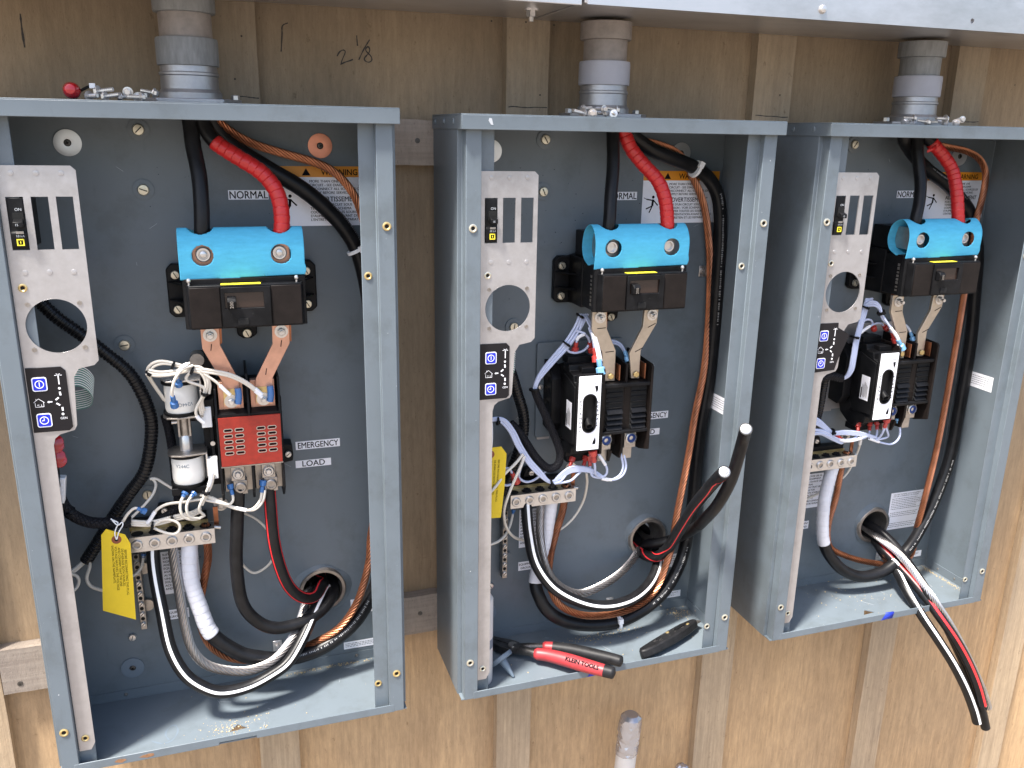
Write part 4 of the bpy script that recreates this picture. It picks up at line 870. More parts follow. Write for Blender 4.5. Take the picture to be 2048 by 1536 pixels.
# --- second cabinet
cable('plain black supply cable into the main breaker of the '+KB, [kv('B', .206, -.05, .86), (1223, 245, -.052), (1226, 290, -.058), (1226, 337, -.066), (1222, 388, -.076), (1219, 440, -.085), kv('B', .2135, -.085, .648)], .0088, group=GS)
cable('supply cable fully wrapped in red tape in the '+KB, [kv('B', .218, -.05, .86), (1243, 245, -.052), (1250, 268, -.054), (1262, 297, -.058), (1286, 328, -.066), (1314, 359, -.074), (1329, 393, -.08), (1334, 430, -.085), (1334, 460, -.087), kv('B', .3005, -.086, .648)], .0088, tapes=[(1, 9, 'redtape')], group=GS)
cable('black neutral cable held by a white tie in the '+KB, [kv('B', .226, -.045, .86), (1250, 250, -.045), (1293, 293, -.04), (1337, 314, -.035), (1381, 331, -.03), (1414, 353, -.028), (1433, 384, -.028), (1440, 421, -.028), (1440, 488, -.028), (1437, 539, -.028), (1430, 650, -.028), (1418, 760, -.028), (1402, 850, -.028), (1394, 920, -.03), (1385, 1012, -.034), (1371, 1090, -.04), (1356, 1136, -.046), (1332, 1178, -.052), (1300, 1210, -.058), (1261, 1234, -.062), (1222, 1247, -.064), (1170, 1250, -.064), (1126, 1241, -.062), (1094, 1220, -.058), (1077, 1190, -.052), (1071, 1165, -.044), (1078, 1125, -.036), (1090, 1080, -.03), (1098, 1030, -.032), kv('B', .1665, -.0355, .262)], .0100, tapes=[(25, 29, 'whitetape')], group=GS, prints=[(6, 10, 15), (15, 18, 10)])
bare('bare copper ground wire held by a metal clip in the '+KB, [kv('B', .23, -.05, .86), (1255, 255, -.04), (1284, 280, -.032), (1315, 289, -.025), (1348, 302, -.021), (1372, 325, -.016), (1385, 353, -.016), (1399, 384, -.018), (1410, 421, -.018), (1417, 477, -.018), (1420, 540, -.018), (1417, 640, -.022), (1408, 740, -.03), (1390, 830, -.036), (1378, 905, -.042), (1364, 978, -.05), (1352, 1040, -.055), (1344, 1090, -.056), (1332, 1130, -.056), (1318, 1168, -.058), (1293, 1199, -.062), (1255, 1220, -.068), (1205, 1231, -.07), (1155, 1228, -.066), (1115, 1205, -.055), (1098, 1160, -.042), (1101, 1110, -.034), (1112, 1065, -.034), (1126, 1017, -.035), kv('B', .1875, -.0355, .27)], .0056, 'copper', 'bare copper ground wires')
bare('bare aluminium stranded conductor rising into the back hole of the '+KB, [kv('B', .1455, -.0355, .262), (1081, 1012, -.040), (1080, 1069, -.048), (1092, 1134, -.058), (1118, 1171, -.064), (1157, 1187, -.066), (1196, 1175, -.06), (1235, 1151, -.045), (1261, 1125, -.024), (1277, 1101, -.002), (1283, 1092, .03), ko('B', -.012, -.012, .1)], .0062, 'alstrand', 'bare aluminium conductors')
cable('black cable with white stripe looping under the terminal bar of the '+KB, [kv('B', .1240, -.0355, .262), (1053, 1017, -.045), (1058, 1069, -.055), (1071, 1126, -.068), (1105, 1174, -.08), (1157, 1203, -.088), (1209, 1212, -.088), (1259, 1200, -.078), (1295, 1172, -.06), (1314, 1134, -.036), (1314, 1100, -.012), (1306, 1070, .03), ko('B', .004, .010, .1)], .0086, stripes=[('whitestripe', 4, 14)], group='cables into the back holes')
cable('black cable with red stripes cut off in mid air before the '+KB, [ko('B', -.008, -.006, .1), (1276, 1092, .02), (1286, 1108, -.012), (1312, 1114, -.036), (1336, 1096, -.055), (1356, 1064, -.085), (1388, 1013, -.13), (1418, 976, -.17), (1436, 956, -.19), (1449, 944, -.225)], .0088, stripes=[('redstripe', 58, 8), ('redstripe', -42, 5)], ends=(1,), group='loose cut cables')
cable('plain black cable cut off in mid air before the '+KB, [ko('B', -.012, .004, .1), (1279, 1084, .02), (1300, 1087, -.012), (1328, 1084, -.03), (1355, 1075, -.045), (1390, 1056, -.09), (1412, 1036, -.135), (1436, 1008, -.168), (1461, 962, -.19), (1477, 912, -.205), (1487, 876, -.215), (1492, 858, -.235)], .0086, ends=(1,), group='loose cut cables')
# --- third cabinet
cable('plain black supply cable into the main breaker of the '+KC, [kv('C', .205, -.05, .86), (1833, 262, -.052), (1836, 315, -.06), (1841, 363, -.07), (1839, 401, -.078), (1832, 436, -.085), kv('C', .2145, -.085, .648)], .0088, group=GS)
tt = cable('supply cable in red tape with a loose tape tab in the '+KC, [kv('C', .215, -.05, .86), (1848, 262, -.052), (1863, 284, -.055), (1884, 308, -.06), (1904, 339, -.068), (1913, 382, -.078), (1916, 430, -.086), kv('C', .3005, -.086, .648)], .0088, tapes=[(2, 7, 'redtape')], group=GS)
q_ = W(1864, 300, -.072); MB().add([q_+V(-.008, 0, -.004), q_+V(.008, 0, .001), q_+V(.008, .001, .009), q_+V(-.002, 0, .004), q_+V(-.010, -.001, .0)], [(0, 1, 2, 3, 4)]).build('tape_tab', 'redtape', tt, solid=.0005)
cable('black neutral cable with white taped end in the '+KC, [kv('C', .195, -.045, .86), (1806, 262, -.045), (1820, 300, -.035), (1855, 339, -.03), (1893, 368, -.026), (1924, 401, -.024), (1942, 432, -.024), (1955, 500, -.022), (1950, 580, -.024), (1940, 690, -.028), (1918, 820, -.034), (1899, 918, -.042), (1868, 1003, -.05), (1835, 1068, -.056), (1812, 1102, -.058), (1784, 1131, -.06), (1756, 1147, -.06), (1720, 1153, -.058), (1686, 1140, -.056), (1661, 1114, -.052), (1648, 1087, -.049), (1645, 1054, -.047), (1648, 1007, -.044), (1655, 972, -.04), (1663, 942, -.037), kv('C', .166, -.0355, .262)], .0100, tapes=[(20, 25, 'whitetape')], group=GS, prints=[(3, 5, 10), (11, 14, 10)])
bare('bare copper ground wire arching over the warning label of the '+KC, [kv('C', .21, -.05, .86), (1843, 262, -.045), (1852, 284, -.035), (1893, 294, -.03), (1931, 302, -.028), (1958, 317, -.03), (1971, 344, -.032), (1969, 375, -.036), (1961, 410, -.038), (1953, 439, -.04), (1943, 510, -.042), (1928, 590, -.042), (1920, 640, -.044), (1907, 717, -.046), (1891, 808, -.05), (1872, 905, -.055), (1848, 1003, -.06), (1832, 1062, -.05), (1826, 1099, -.04), (1815, 1118, -.036), (1785, 1130, -.034), (1753, 1127, -.034), (1720, 1121, -.034), (1686, 1110, -.034), (1662, 1096, -.032), (1655, 1073, -.032), (1659, 1038, -.032), (1672, 995, -.032), (1683, 937, -.034), kv('C', .1875, -.0355, .27)], .0053, 'copper', 'bare copper ground wires')
HG = 'cables hanging out of the back hole'
def hang(pts, ys): return [(u, v, y) for (u, v), y in zip(pts, ys)]
YH = (.01, -.03, -.07, -.11, -.142, -.160, -.170, -.178, -.182, -.184)
bare('bare aluminium conductor in the bundle hanging out of the '+KC, [ko('C', -.006, -.002, .1)]+hang([(1730, 1056), (1761, 1078), (1797, 1107), (1832, 1150), (1865, 1195), (1893, 1236), (1918, 1279), (1943, 1328), (1966, 1380), (1977, 1416)], (.012, -.03, -.066, -.10, -.135, -.152, -.162, -.17, -.174, -.176)), .0062, 'alstrand', 'bare aluminium conductors')
cable('black cable with red stripe hanging out of the '+KC, [ko('C', -.008, -.012, .1)]+hang([(1734, 1066), (1766, 1100), (1806, 1141), (1845, 1187), (1879, 1233), (1909, 1276), (1934, 1321), (1953, 1366), (1965, 1408)], (.012, -.034, -.075, -.118, -.15, -.168, -.178, -.184, -.188)), .0084, stripes=[('redstripe', 18, 15)], ends=(1,), group=HG)
cable('black cable with white stripe hanging lowest out of the '+KC, [ko('C', -.004, -.018, .1)]+hang([(1740, 1072), (1766, 1106), (1790, 1137), (1813, 1182), (1842, 1229), (1875, 1278), (1906, 1327), (1931, 1376), (1947, 1418), (1954, 1444)], (.012, -.03, -.062, -.105, -.14, -.158, -.170, -.177, -.18, -.182)), .0082, stripes=[('whitestripe', 14, 17)], ends=(1,), group=HG)
cable('plain black cable behind the striped ones hanging out of the '+KC, [ko('C', -.002, .008, .1)]+hang([(1734, 1046), (1762, 1064), (1792, 1094), (1826, 1140), (1858, 1190), (1892, 1250), (1922, 1312), (1946, 1370), (1963, 1420), (1971, 1455)], (.012, -.02, -.05, -.085, -.128, -.15, -.162, -.168, -.172, -.174)), .0082, ends=(1,), group=HG)

# ------------------------------------------------------------------ corrugated loom and braided sleeves
def loom(label, px, r):
    pts = path(px, .0008); L = np.concatenate([[0], np.cumsum(np.linalg.norm(np.diff(pts, axis=0), axis=1))])
    rad = r*(1-.13*(np.sin(L/.0046*2*math.pi) < -.1)); o = MB().tube(pts, list(rad), 18).build('corrugated_conduit', 'loom', None, ang=.5)
    tag(o, label, 'conduit', 'black corrugated conduits')
loom('black corrugated conduit curving behind the coils of the '+KA, [(20, 560, -.04), (70, 595, -.04), (110, 632, -.04), (160, 668, -.038), (203, 700, -.036), (260, 748, -.036), (294, 810, -.036), (303, 862, -.036), (291, 938, -.036), (260, 985, -.034), (229, 1030, -.032), (200, 1078, -.03), (172, 1122, -.028)], .0082)
loom('black corrugated conduit behind the keypad of the '+KB, [(1000, 705, -.05), (1020, 740, -.045), (1036, 790, -.04), (1047, 830, -.036), (1046, 870, -.034), (1034, 910, -.03), (1020, 950, -.028), (1010, 985, -.024)], .0080)
loom('black corrugated conduit below the keypad of the '+KC, [(1650, 755, -.06), (1645, 780, -.055), (1640, 810, -.05), (1633, 840, -.045), (1626, 870, -.04)], .0070)
def sleeve(label, px, r):
    pts = path(px, .0012); L = np.concatenate([[0], np.cumsum(np.linalg.norm(np.diff(pts, axis=0), axis=1))])
    m = MB().tube(pts, r*.93, 12); F1, F2 = frames(pts)
    for sgn in (1, -1):
        for q in range(8):
            a = 2*math.pi*q/8+sgn*L/(r*7)*2*math.pi; m.tube(pts+r*.93*(F1*np.cos(a)[:, None]+F2*np.sin(a)[:, None]), r*.12, 4, False)
    tag(m.build('braided_sleeve', 'sleeve', None, ang=1.2), label, 'sleeve', 'black braided wire sleeves')
sleeve('black braided sleeve from the white plug to the terminal bar of the '+KA, [(121, 998, -.075), (130, 1015, -.074), (150, 1033, -.072), (182, 1045, -.07), (221, 1046, -.068), (262, 1044, -.066)], .0068)
sleeve('black braided sleeve running up beside the coils of the '+KA, [(318, 1040, -.058), (340, 1028, -.055), (356, 1008, -.045), (352, 960, -.03), (345, 900, -.024), (338, 860, -.024), (330, 830, -.024)], .0055)
sleeve('black braided sleeve looping under the switch of the '+KB, [(1069, 778, -.055), (1075, 795, -.055), (1089, 826, -.056), (1108, 869, -.058), (1120, 905, -.06), (1115, 930, -.062), (1096, 936, -.062), (1073, 916, -.062), (1050, 882, -.06), (1032, 857, -.058), (1021, 846, -.056)], .0058)
sleeve('short black braided sleeve beside the keypad of the '+KC, [(1628, 770, -.07), (1645, 755, -.07), (1662, 752, -.068), (1683, 757, -.066)], .0064)

# ------------------------------------------------------------------ control wires
def spade(par, p, d, mtl, l=.012, r=.0032):
    d = nrm(np.array(d, float)); p = np.array(p)
    m = MB(); m.lathe([(r*.62, 0), (r*.7, l*.4), (r*.55, l*.5), (r*1.05, l*.58), (r*1.12, l), (r*.8, l*1.02)], p, d, 10); m.build('terminal_sleeve', mtl, par, ang=.6)
def wire(label, px, mtl, r=.0018, group=None, s0=None, s1=None, mark=None):
    pts = path(px, .0025); t = thing('control_wire', label, 'wire', pts[np.argmin(pts[:, 2])], group)
    MB().tube(pts, r, 8).build('insulation', mtl, t, ang=1.2)
    if s0: spade(t, pts[0]+nrm(pts[1]-pts[0])*.003, pts[0]-pts[1], *s0)
    if s1: spade(t, pts[-1]+nrm(pts[-2]-pts[-1])*.003, pts[-1]-pts[-2], *s1)
    if mark:
        for a, b in mark: i, j = int(a*len(pts)), max(int(b*len(pts)), int(a*len(pts))+2); MB().tube(pts[i:j+1], r*1.35, 8).build('marker_sleeve', 'sleevewhite', t)
    return t
GA1 = 'cream control wires around the coils'; LA1 = 'cream control wire looped over the upper coil of the '+KA
BL = ('connblue',)
def off(px, du, dv, dy=0): return [(u+du, v+dv, y+dy) for u, v, y in px]
P1 = [(328, 800, -.06), (306, 768, -.068), (294, 746, -.076), (300, 730, -.08), (320, 722, -.082), (350, 727, -.084), (386, 738, -.086), (405, 745, -.086), (415, 762, -.084), (413, 782, -.082)]
for du, dv in ((0, 0), (5, 5)): wire('cream control wire circling the flank of the upper coil of the '+KA, off(P1, du, dv), 'cream', group=GA1)
P2 = [(296, 745, -.082), (318, 749, -.085), (350, 746, -.087), (385, 738, -.088), (404, 742, -.088), (416, 762, -.086), (411, 786, -.083), (402, 805, -.08), (406, 826, -.076)]
for du, dv in ((0, 0), (2, -5), (-4, 3)): wire(LA1, off(P2, du, dv), 'cream', group=GA1)
wire('cream control wire with marker sleeve at the upper white limit switch of the '+KA, [(382, 742, -.09), (372, 760, -.088), (408, 775, -.086), (404, 795, -.083), (393, 815, -.081), (393, 832, -.08), (408, 846, -.078)], 'cream', group=GA1, mark=[(.85, .98)])
wire('cream control wire ending in the long blue terminal on the upper coil', [(386, 731, -.092), (366, 738, -.094), (350, 758, -.095), (344, 782, -.094), (346, 796, -.09)], 'cream', group=GA1, s1=('connblue', .017, .0045))
wire('cream control wire ending in the short blue terminal above the upper coil', [(380, 726, -.092), (362, 735, -.094), (353, 752, -.092), (355, 760, -.088)], 'cream', group=GA1, s1=('connblue', .013, .0042), mark=[(.1, .45)])
for dv in (0, 5): wire('cream control wire arching to the contactor terminal of the '+KA, off([(386, 736, -.088), (425, 741, -.088), (460, 748, -.088), (490, 762, -.087), (513, 779, -.086), (524, 789, -.085)], 0, dv), 'cream', group='cream control wires to the contactor top', mark=[(.86, 1)])
wire('cream control wire arching to the contactor terminal of the '+KA, [(408, 748, -.088), (430, 762, -.087), (446, 777, -.086), (460, 790, -.085)], 'cream', group='cream control wires to the contactor top', mark=[(.6, 1)])
GA2 = 'cream control wires under the coils'; LA2 = 'cream control wire in the tangle above the terminal bar of the '+KA
wire('cream control wire in a blue terminal under the lower coil of the '+KA, [(368, 990, -.075), (361, 1005, -.08), (361, 1022, -.082), (370, 1036, -.08), (392, 1039, -.075), (410, 1030, -.07)], 'cream', group=GA2, s0=('connblue', .007, .004))
wire('cream control wire in a blue terminal under the lower coil of the '+KA, [(385, 990, -.075), (376, 1002, -.08), (373, 1018, -.082), (380, 1034, -.08), (400, 1037, -.075)], 'cream', group=GA2, s0=('connblue', .007, .004))
wire('cream control wire from the blue terminal above the plain load cable of the '+KA, [(464, 985, -.072), (467, 1000, -.075), (460, 1009, -.076), (430, 1004, -.074), (400, 999, -.072), (368, 1004, -.07), (335, 1008, -.07), (313, 1020, -.07), (300, 1040, -.07), (290, 1052, -.068)], 'cream', group=GA2, s0=('connblue', .014, .004), mark=[(.8, .95)])
for du in (0, 6): wire('cream control wire from the blue terminal beside the red-striped cable of the '+KA, off([(524, 980, -.074), (520, 1002, -.076), (502, 1020, -.076), (474, 1018, -.075), (446, 1008, -.074), (420, 996, -.072), (400, 990, -.07)], du, 0), 'cream', group=GA2, s0=('connblue', .016, .0042) if du == 0 else None, mark=[(.42, .55)] if du else None)
for dv in (0, 4, 8): wire(LA2, off([(258, 1044, -.066), (285, 1046, -.068), (310, 1045, -.068), (345, 1036, -.066), (380, 1028, -.064), (402, 1018, -.06)], 0, dv-3), 'cream', group=GA2)
wire('cream control wire ringed over the front of the terminal bar of the '+KA, [(304, 1054, -.07), (325, 1040, -.072), (350, 1042, -.074), (361, 1054, -.075), (352, 1068, -.075), (332, 1066, -.074), (305, 1055, -.07)], 'cream', group=GA2)
wire('cream control wire dropping from the lower white limit switch of the '+KA, [(424, 945, -.078), (420, 965, -.078), (411, 988, -.078), (401, 1008, -.078), (398, 1020, -.076), (408, 1030, -.072)], 'cream', group=GA2, mark=[(.0, .3)])
wire('cream control wire dropping from the lower white limit switch of the '+KA, [(428, 948, -.078), (423, 970, -.077), (413, 990, -.076), (404, 1010, -.075)], 'cream', group=GA2)
wire('cream control wire hanging in a loop behind the load cables of the '+KA, [(440, 1005, -.06), (489, 1026, -.03), (514, 1039, -.022), (536, 1062, -.018), (550, 1095, -.016), (543, 1122, -.016), (527, 1138, -.016), (507, 1146, -.016), (486, 1130, -.02), (470, 1100, -.03)], 'cream')
wire('cream control wire crossing from the corrugated conduit to the coil of the '+KA, [(300, 958, -.035), (310, 956, -.035), (330, 968, -.04), (350, 980, -.045)], 'cream', group='cream wires leaving the corrugated conduit')
wire('cream control wire crossing from the corrugated conduit to the bar of the '+KA, [(303, 957, -.035), (312, 966, -.036), (307, 987, -.045), (286, 1013, -.055), (262, 1036, -.062)], 'cream', group='cream wires leaving the corrugated conduit')
wire('cream control wire with lone blue terminal above the terminal bar of the '+KA, [(278, 1018, -.076), (270, 1015, -.077), (256, 1027, -.077), (246, 1043, -.074)], 'cream', s0=('connblue', .012, .0038))
GA3 = 'cream wires out of the conduit end'; LA3 = 'cream wire leaving the lower conduit end in the '+KA
wire('cream wire passing from the conduit end behind the yellow tag of the '+KA, [(176, 1116, -.028), (180, 1132, -.035), (173, 1156, -.04), (182, 1173, -.042), (206, 1181, -.042), (215, 1182, -.04)], 'cream', .0022, GA3)
for dv in (0, 5): wire(LA3, off([(172, 1118, -.028), (160, 1128, -.035), (146, 1140, -.045), (120, 1152, -.06)], 0, dv), 'cream', .002, GA3)
wire('cream wire bent into a hook beside the slotted plate of the '+KA, [(130, 1192, -.06), (142, 1185, -.055), (155, 1173, -.05), (158, 1157, -.048), (150, 1149, -.048), (130, 1148, -.05)], 'cream', .0021, GA3)
wire('cream wire curving into the grounding bar of the '+KA, [(287, 1112, -.03), (284, 1132, -.032), (275, 1146, -.034), (262, 1154, -.036)], 'cream', .002, s0=('connblue', .006, .003))
wire('cream wire entering the slotted plate from above in the '+KA, [(-20, 270, -.10), (5, 282, -.10), (17, 305, -.11), (22, 335, -.12)], 'cream', .0022)

def ties(k, spots, mtl='black'):
    for u, v, y, r, du, dv in spots:
        p = W(u, v, y); d = W(u+du, v+dv, y)-p; d = nrm(d)
        m = MB(); m.lathe([(r, -.0014), (r*1.12, -.0012), (r*1.12, .0012), (r, .0014)], p, d, 12); m.obox(p+V(0, -r*1.15, 0), d, V(0, 1, 0), np.cross(d, V(0, 1, 0)), .0018, .0016, .0022)
        tag(m.build('cable_tie', mtl, None), 'small black cable tie around the control wires of the '+WHO[k], 'cable tie', 'black cable ties on the wires of the '+WHO[k])
ties('A', [(299, 747, -.08, .0045, 2, -3), (346, 730, -.083, .0045, 3, 1), (384, 740, -.088, .0055, 3, 1), (409, 788, -.083, .0042, -1, 3), (345, 1035, -.066, .005, 3, -1), (305, 1050, -.068, .0055, 3, 0), (412, 985, -.078, .0045, -1, 3), (140, 1025, -.073, .0072, 3, 2)])

# --- lilac wires of the second cabinet
GB1 = 'lilac wires above the switch of the pliers cabinet'; LB1 = 'lilac control wire dropping from behind the main breaker of the '+KB
for i, (du, dv) in enumerate(((0, 0), (5, 2), (10, 5), (3, 7), (8, 11))):
    wire(LB1, [(1160+i*4, 628, -.045), (1150+du, 652+dv, -.05), (1130+du, 684+dv*.8, -.056), (1106+du, 712+dv*.6, -.058), (1082+du*.8, 742+dv*.5, -.058), (1070+du*.5, 766, -.057), (1067+du*.4, 782, -.056)], 'lilac', group=GB1)
for i, du in enumerate((0, 6)):
    wire('lilac control wire into the sky blue terminal of the '+KB, off([(1168, 630, -.045), (1180, 652, -.06), (1187, 675, -.075), (1194, 700, -.082), (1198, 722, -.085)], du*.6, 0), 'lilac', group='lilac wires into the sky blue terminals', s1=('connsky', .022, .0062) if i == 0 else None, mark=[(.45, .98)])
wire('lilac control wire arching to a red terminal on the '+KB+' switch', [(1131, 690, -.056), (1136, 702, -.056), (1150, 706, -.054), (1168, 701, -.05), (1178, 690, -.05)], 'lilac', group='lilac wires to the red terminals')
wire('lilac control wire arching to a red terminal on the '+KB+' switch', [(1150, 660, -.052), (1172, 668, -.055), (1164, 670, -.056), (1155, 676, -.055), (1152, 688, -.052)], 'lilac', group='lilac wires to the red terminals', s1=('connred', .016, .005), mark=[(.5, .8)])
wire('lilac control wire arching to a red terminal on the '+KB+' switch', [(1160, 664, -.05), (1170, 669, -.052), (1177, 676, -.052), (1180, 688, -.05)], 'lilac', group='lilac wires to the red terminals', s1=('connred', .016, .005))
wire('lilac control wire arching to a red terminal on the '+KB+' switch', [(1178, 655, -.06), (1186, 680, -.07), (1189, 700, -.074)], 'lilac', group='lilac wires to the red terminals', s1=('connred', .020, .0052))
for dv in (0, 5): wire('lilac control wire passing behind the bus bars of the '+KB, off([(1190, 672, -.05), (1215, 679, -.048), (1236, 684, -.05), (1246, 694, -.055), (1251, 706, -.06)], 0, dv), 'lilac', group='lilac wires behind the bus bars', s1=('connsky', .016, .0048) if dv == 0 else None)
GB2 = 'lilac wires over the terminal bar of the pliers cabinet'; LB2 = 'lilac control wire in the bundle over the terminal bar of the '+KB
for i, (du, dv) in enumerate(((0, 0), (4, -4), (8, -8), (2, -7), (10, -2))):
    wire(LB2, [(975, 842+dv*.6, -.08), (998+du, 842+dv*.6, -.078), (1018+du, 862+dv*.5, -.076), (1033+du, 892+dv*.5, -.075), (1052+du, 922+dv*.5, -.074), (1074+du, 947+dv*.5, -.074), (1102, 966+dv*.3, -.073), (1122, 955-2*i, -.073), (1142, 938-2.5*i+6, -.073), (1164, 936-2*i+6, -.073), (1184, 945-i*1.5, -.074), (1204, 956-i, -.075)], 'lilac', group=GB2)
RD = ('connred', .015, .0042)
for (u, v, uu, vv) in ((1141, 930, 1120, 962), (1168, 928, 1140, 960)):
    wire('lilac control wire rising into a red terminal under the switch of the '+KB, [(u, v, -.066), (u-4, v+12, -.07), ((u+uu)/2-2, (v+vv)/2+8, -.074), (uu, vv+2, -.075), (1104, 968, -.074)], 'lilac', group='lilac wires into the lower red terminals', s0=RD)
wire('lilac control wire rising into a red terminal under the switch of the '+KB, [(1180, 928, -.07), (1181, 940, -.072), (1184, 952, -.075), (1200, 956, -.075)], 'lilac', group='lilac wires into the lower red terminals', s0=RD)
wire('lilac control wire rising into a red terminal under the switch of the '+KB, [(1188, 920, -.088), (1190, 934, -.086), (1191, 948, -.08), (1200, 955, -.076)], 'lilac', group='lilac wires into the lower red terminals', s0=('connred', .020, .0058))
wire('lilac control wire in a small loop under the switch lugs of the '+KB, [(1196, 908, -.08), (1206, 922, -.08), (1214, 937, -.078), (1212, 950, -.076), (1200, 956, -.075)], 'lilac', mark=[(.05, .4)])
for du in (0, 6): wire('lilac control wire in a wide loop under the switch lugs of the '+KB, off([(1238, 898, -.068), (1244, 918, -.072), (1246, 936, -.074), (1238, 952, -.075), (1220, 960, -.075), (1203, 957, -.075)], du, 0), 'lilac', group='lilac wires in wide loops below the lugs', mark=[(.85, 1)])
wire('white wire fanning down behind the slotted plate edge of the '+KB, [(1046, 908, -.078), (1030, 928, -.082), (1009, 948, -.088), (992, 972, -.094), (970, 995, -.10)], 'cream', .0022, group='white wires fanning from the bundle')
wire('white wire curving past the terminal bar end of the '+KB, [(1049, 912, -.078), (1042, 932, -.084), (1030, 958, -.088), (1017, 990, -.088), (1008, 1022, -.078), (1012, 1053, -.06), (1028, 1074, -.04), (1050, 1081, -.03)], 'cream', .0022)
wire('lilac control wire ringed around the red terminal of the '+KB, [(1025, 948, -.07), (1018, 937, -.076), (1006, 938, -.08), (997, 950, -.082), (1002, 965, -.08), (1012, 971, -.076), (1021, 969, -.07)], 'lilac', s0=('connred', .024, .0052))
wire('lilac control wire sagging above the terminal bar of the '+KB, [(1046, 918, -.07), (1040, 940, -.066), (1038, 955, -.06), (1052, 964, -.058), (1068, 960, -.058), (1082, 950, -.058), (1092, 942, -.056)], 'lilac')
wire('white wire hanging from the bundle behind the copper of the '+KB, [(1173, 946, -.07), (1174, 968, -.05), (1167, 1001, -.03), (1149, 1033, -.024), (1126, 1055, -.022), (1098, 1070, -.02)], 'cream', .002)
wire('cream wire with blue terminal beside the grounding bar of the '+KB, [(1026, 1026, -.03), (1022, 1045, -.034), (1014, 1065, -.04), (998, 1082, -.05), (972, 1092, -.06)], 'cream', .002, s0=('connblue', .008, .003))
ties('B', [(1133, 688, -.056, .0062, -3, 4), (1068, 779, -.056, .0064, 0, 3), (1103, 967, -.074, .0060, 3, -1), (995, 842, -.079, .0055, 3, 0), (1160, 632, -.046, .006, -2, 3)])

# --- lilac wires of the third cabinet
LC1 = 'lilac control wire bundled down the switch side of the '+KC; GC1 = 'lilac wires beside the switch of the hanging-cable cabinet'
for i, du in enumerate((0, 4, 8, 3, 7)):
    wire(LC1, [(1733+i*3, 597, -.05), (1727+du, 615, -.055), (1717+du, 650, -.06), (1709+du, 680, -.064), (1703+du, 715, -.068), (1698+du, 740, -.07), (1690+du*.6, 755, -.068), (1682, 757+i-2, -.066)], 'lilac', group=GC1)
for i, dv in enumerate((0, 4, 8)):
    wire('lilac control wire arching over to the switch top of the '+KC, [(1728+i, 612, -.056), (1738, 604+dv, -.06), (1750, 603+dv, -.066), (1760, 612+dv, -.07), (1764, 628+dv, -.074), (1774+i*3, 645+dv, -.08), (1790+i*3, 668+dv, -.085), (1797, 682+dv, -.086)], 'lilac', group='lilac wires arching to the switch top', s1=('connsky', .020, .0055) if i == 0 else None, mark=[(.72, .98)])
wire('lilac control wire arching to a red terminal on the '+KC+' switch', [(1712, 668, -.062), (1720, 650, -.06), (1733, 639, -.058), (1743, 641, -.056), (1746, 650, -.052)], 'lilac', group='lilac wires to the red terminals', s1=('connred', .015, .0046))
wire('lilac control wire arching to a red terminal on the '+KC+' switch', [(1714, 672, -.062), (1728, 660, -.06), (1746, 649, -.056), (1760, 646, -.054), (1768, 652, -.05)], 'lilac', group='lilac wires to the red terminals', s1=('connred', .015, .0046), mark=[(.15, .45)])
wire('lilac control wire arching to a red terminal on the '+KC+' switch', [(1768, 635, -.072), (1778, 652, -.076), (1785, 668, -.078)], 'lilac', group='lilac wires to the red terminals', s1=('connred', .018, .005))
wire('lilac control wire passing behind the bus bars of the '+KC, [(1796, 640, -.05), (1808, 648, -.05), (1818, 658, -.056), (1822, 668, -.06)], 'lilac', s1=('connsky', .015, .0045), mark=[(.5, .9)])
LC2 = 'lilac control wire in the bundle under the switch of the '+KC; GC2 = 'lilac wires under the switch of the hanging-cable cabinet'
for i, dv in enumerate((0, 4, 8, 12)):
    wire(LC2, [(1615, 832+dv, -.09), (1636, 838+dv, -.086), (1656, 856+dv*.6, -.08), (1666, 864+dv*.4, -.078), (1690, 862+dv*.5, -.074), (1716, 864+dv*.5, -.074), (1740, 870+dv*.3, -.075), (1756, 876, -.076)], 'lilac', group=GC2)
for i, dv in enumerate((0, 6)):
    wire(LC2, [(1615, 860+dv*2, -.09), (1640, 862+dv, -.085), (1664, 873+dv, -.08), (1684, 884+dv*.5, -.076), (1688, 878, -.074)], 'lilac', group=GC2)
wire(LC2, [(1620, 858, -.088), (1648, 862, -.084), (1672, 876, -.08), (1690, 882, -.078), (1710, 880, -.077), (1735, 872, -.075)], 'lilac', group=GC2, mark=[(.55, .9)])
for u, v in ((1716, 860), (1739, 858)):
    wire('lilac control wire rising into a red terminal under the switch of the '+KC, [(u, v, -.066), (u-1, v+10, -.07), (u-10, v+18, -.074), (u-26, v+20, -.076)], 'lilac', group='lilac wires into the lower red terminals', s0=RD)
wire('lilac control wire rising into a red terminal under the switch of the '+KC, [(1754, 856, -.07), (1754, 868, -.074), (1750, 876, -.076)], 'lilac', group='lilac wires into the lower red terminals', s0=RD)
for du in (0, 10): wire('lilac control wire rising into a red terminal under the switch of the '+KC, [(1770, 852, -.088), (1766+du*.9, 864, -.086), (1760+du*1.5, 874, -.08), (1752, 880, -.077)], 'lilac', group='lilac wires into the lower red terminals', s0=('connred', .018, .0052) if du == 0 else None)
wire('lilac control wire in a wide loop under the switch lugs of the '+KC, [(1795, 843, -.068), (1800, 858, -.072), (1798, 876, -.075), (1784, 888, -.076), (1762, 885, -.076), (1738, 877, -.076)], 'lilac', mark=[(.75, 1)], s0=('connsky', .008, .0036))
wire('lilac control wire into the red terminal on the bar of the '+KC, [(1612, 868, -.09), (1640, 866, -.086), (1668, 878, -.08), (1684, 884, -.07), (1687, 880, -.066), (1682, 878, -.06)], 'lilac', s1=('connred', .014, .0044))
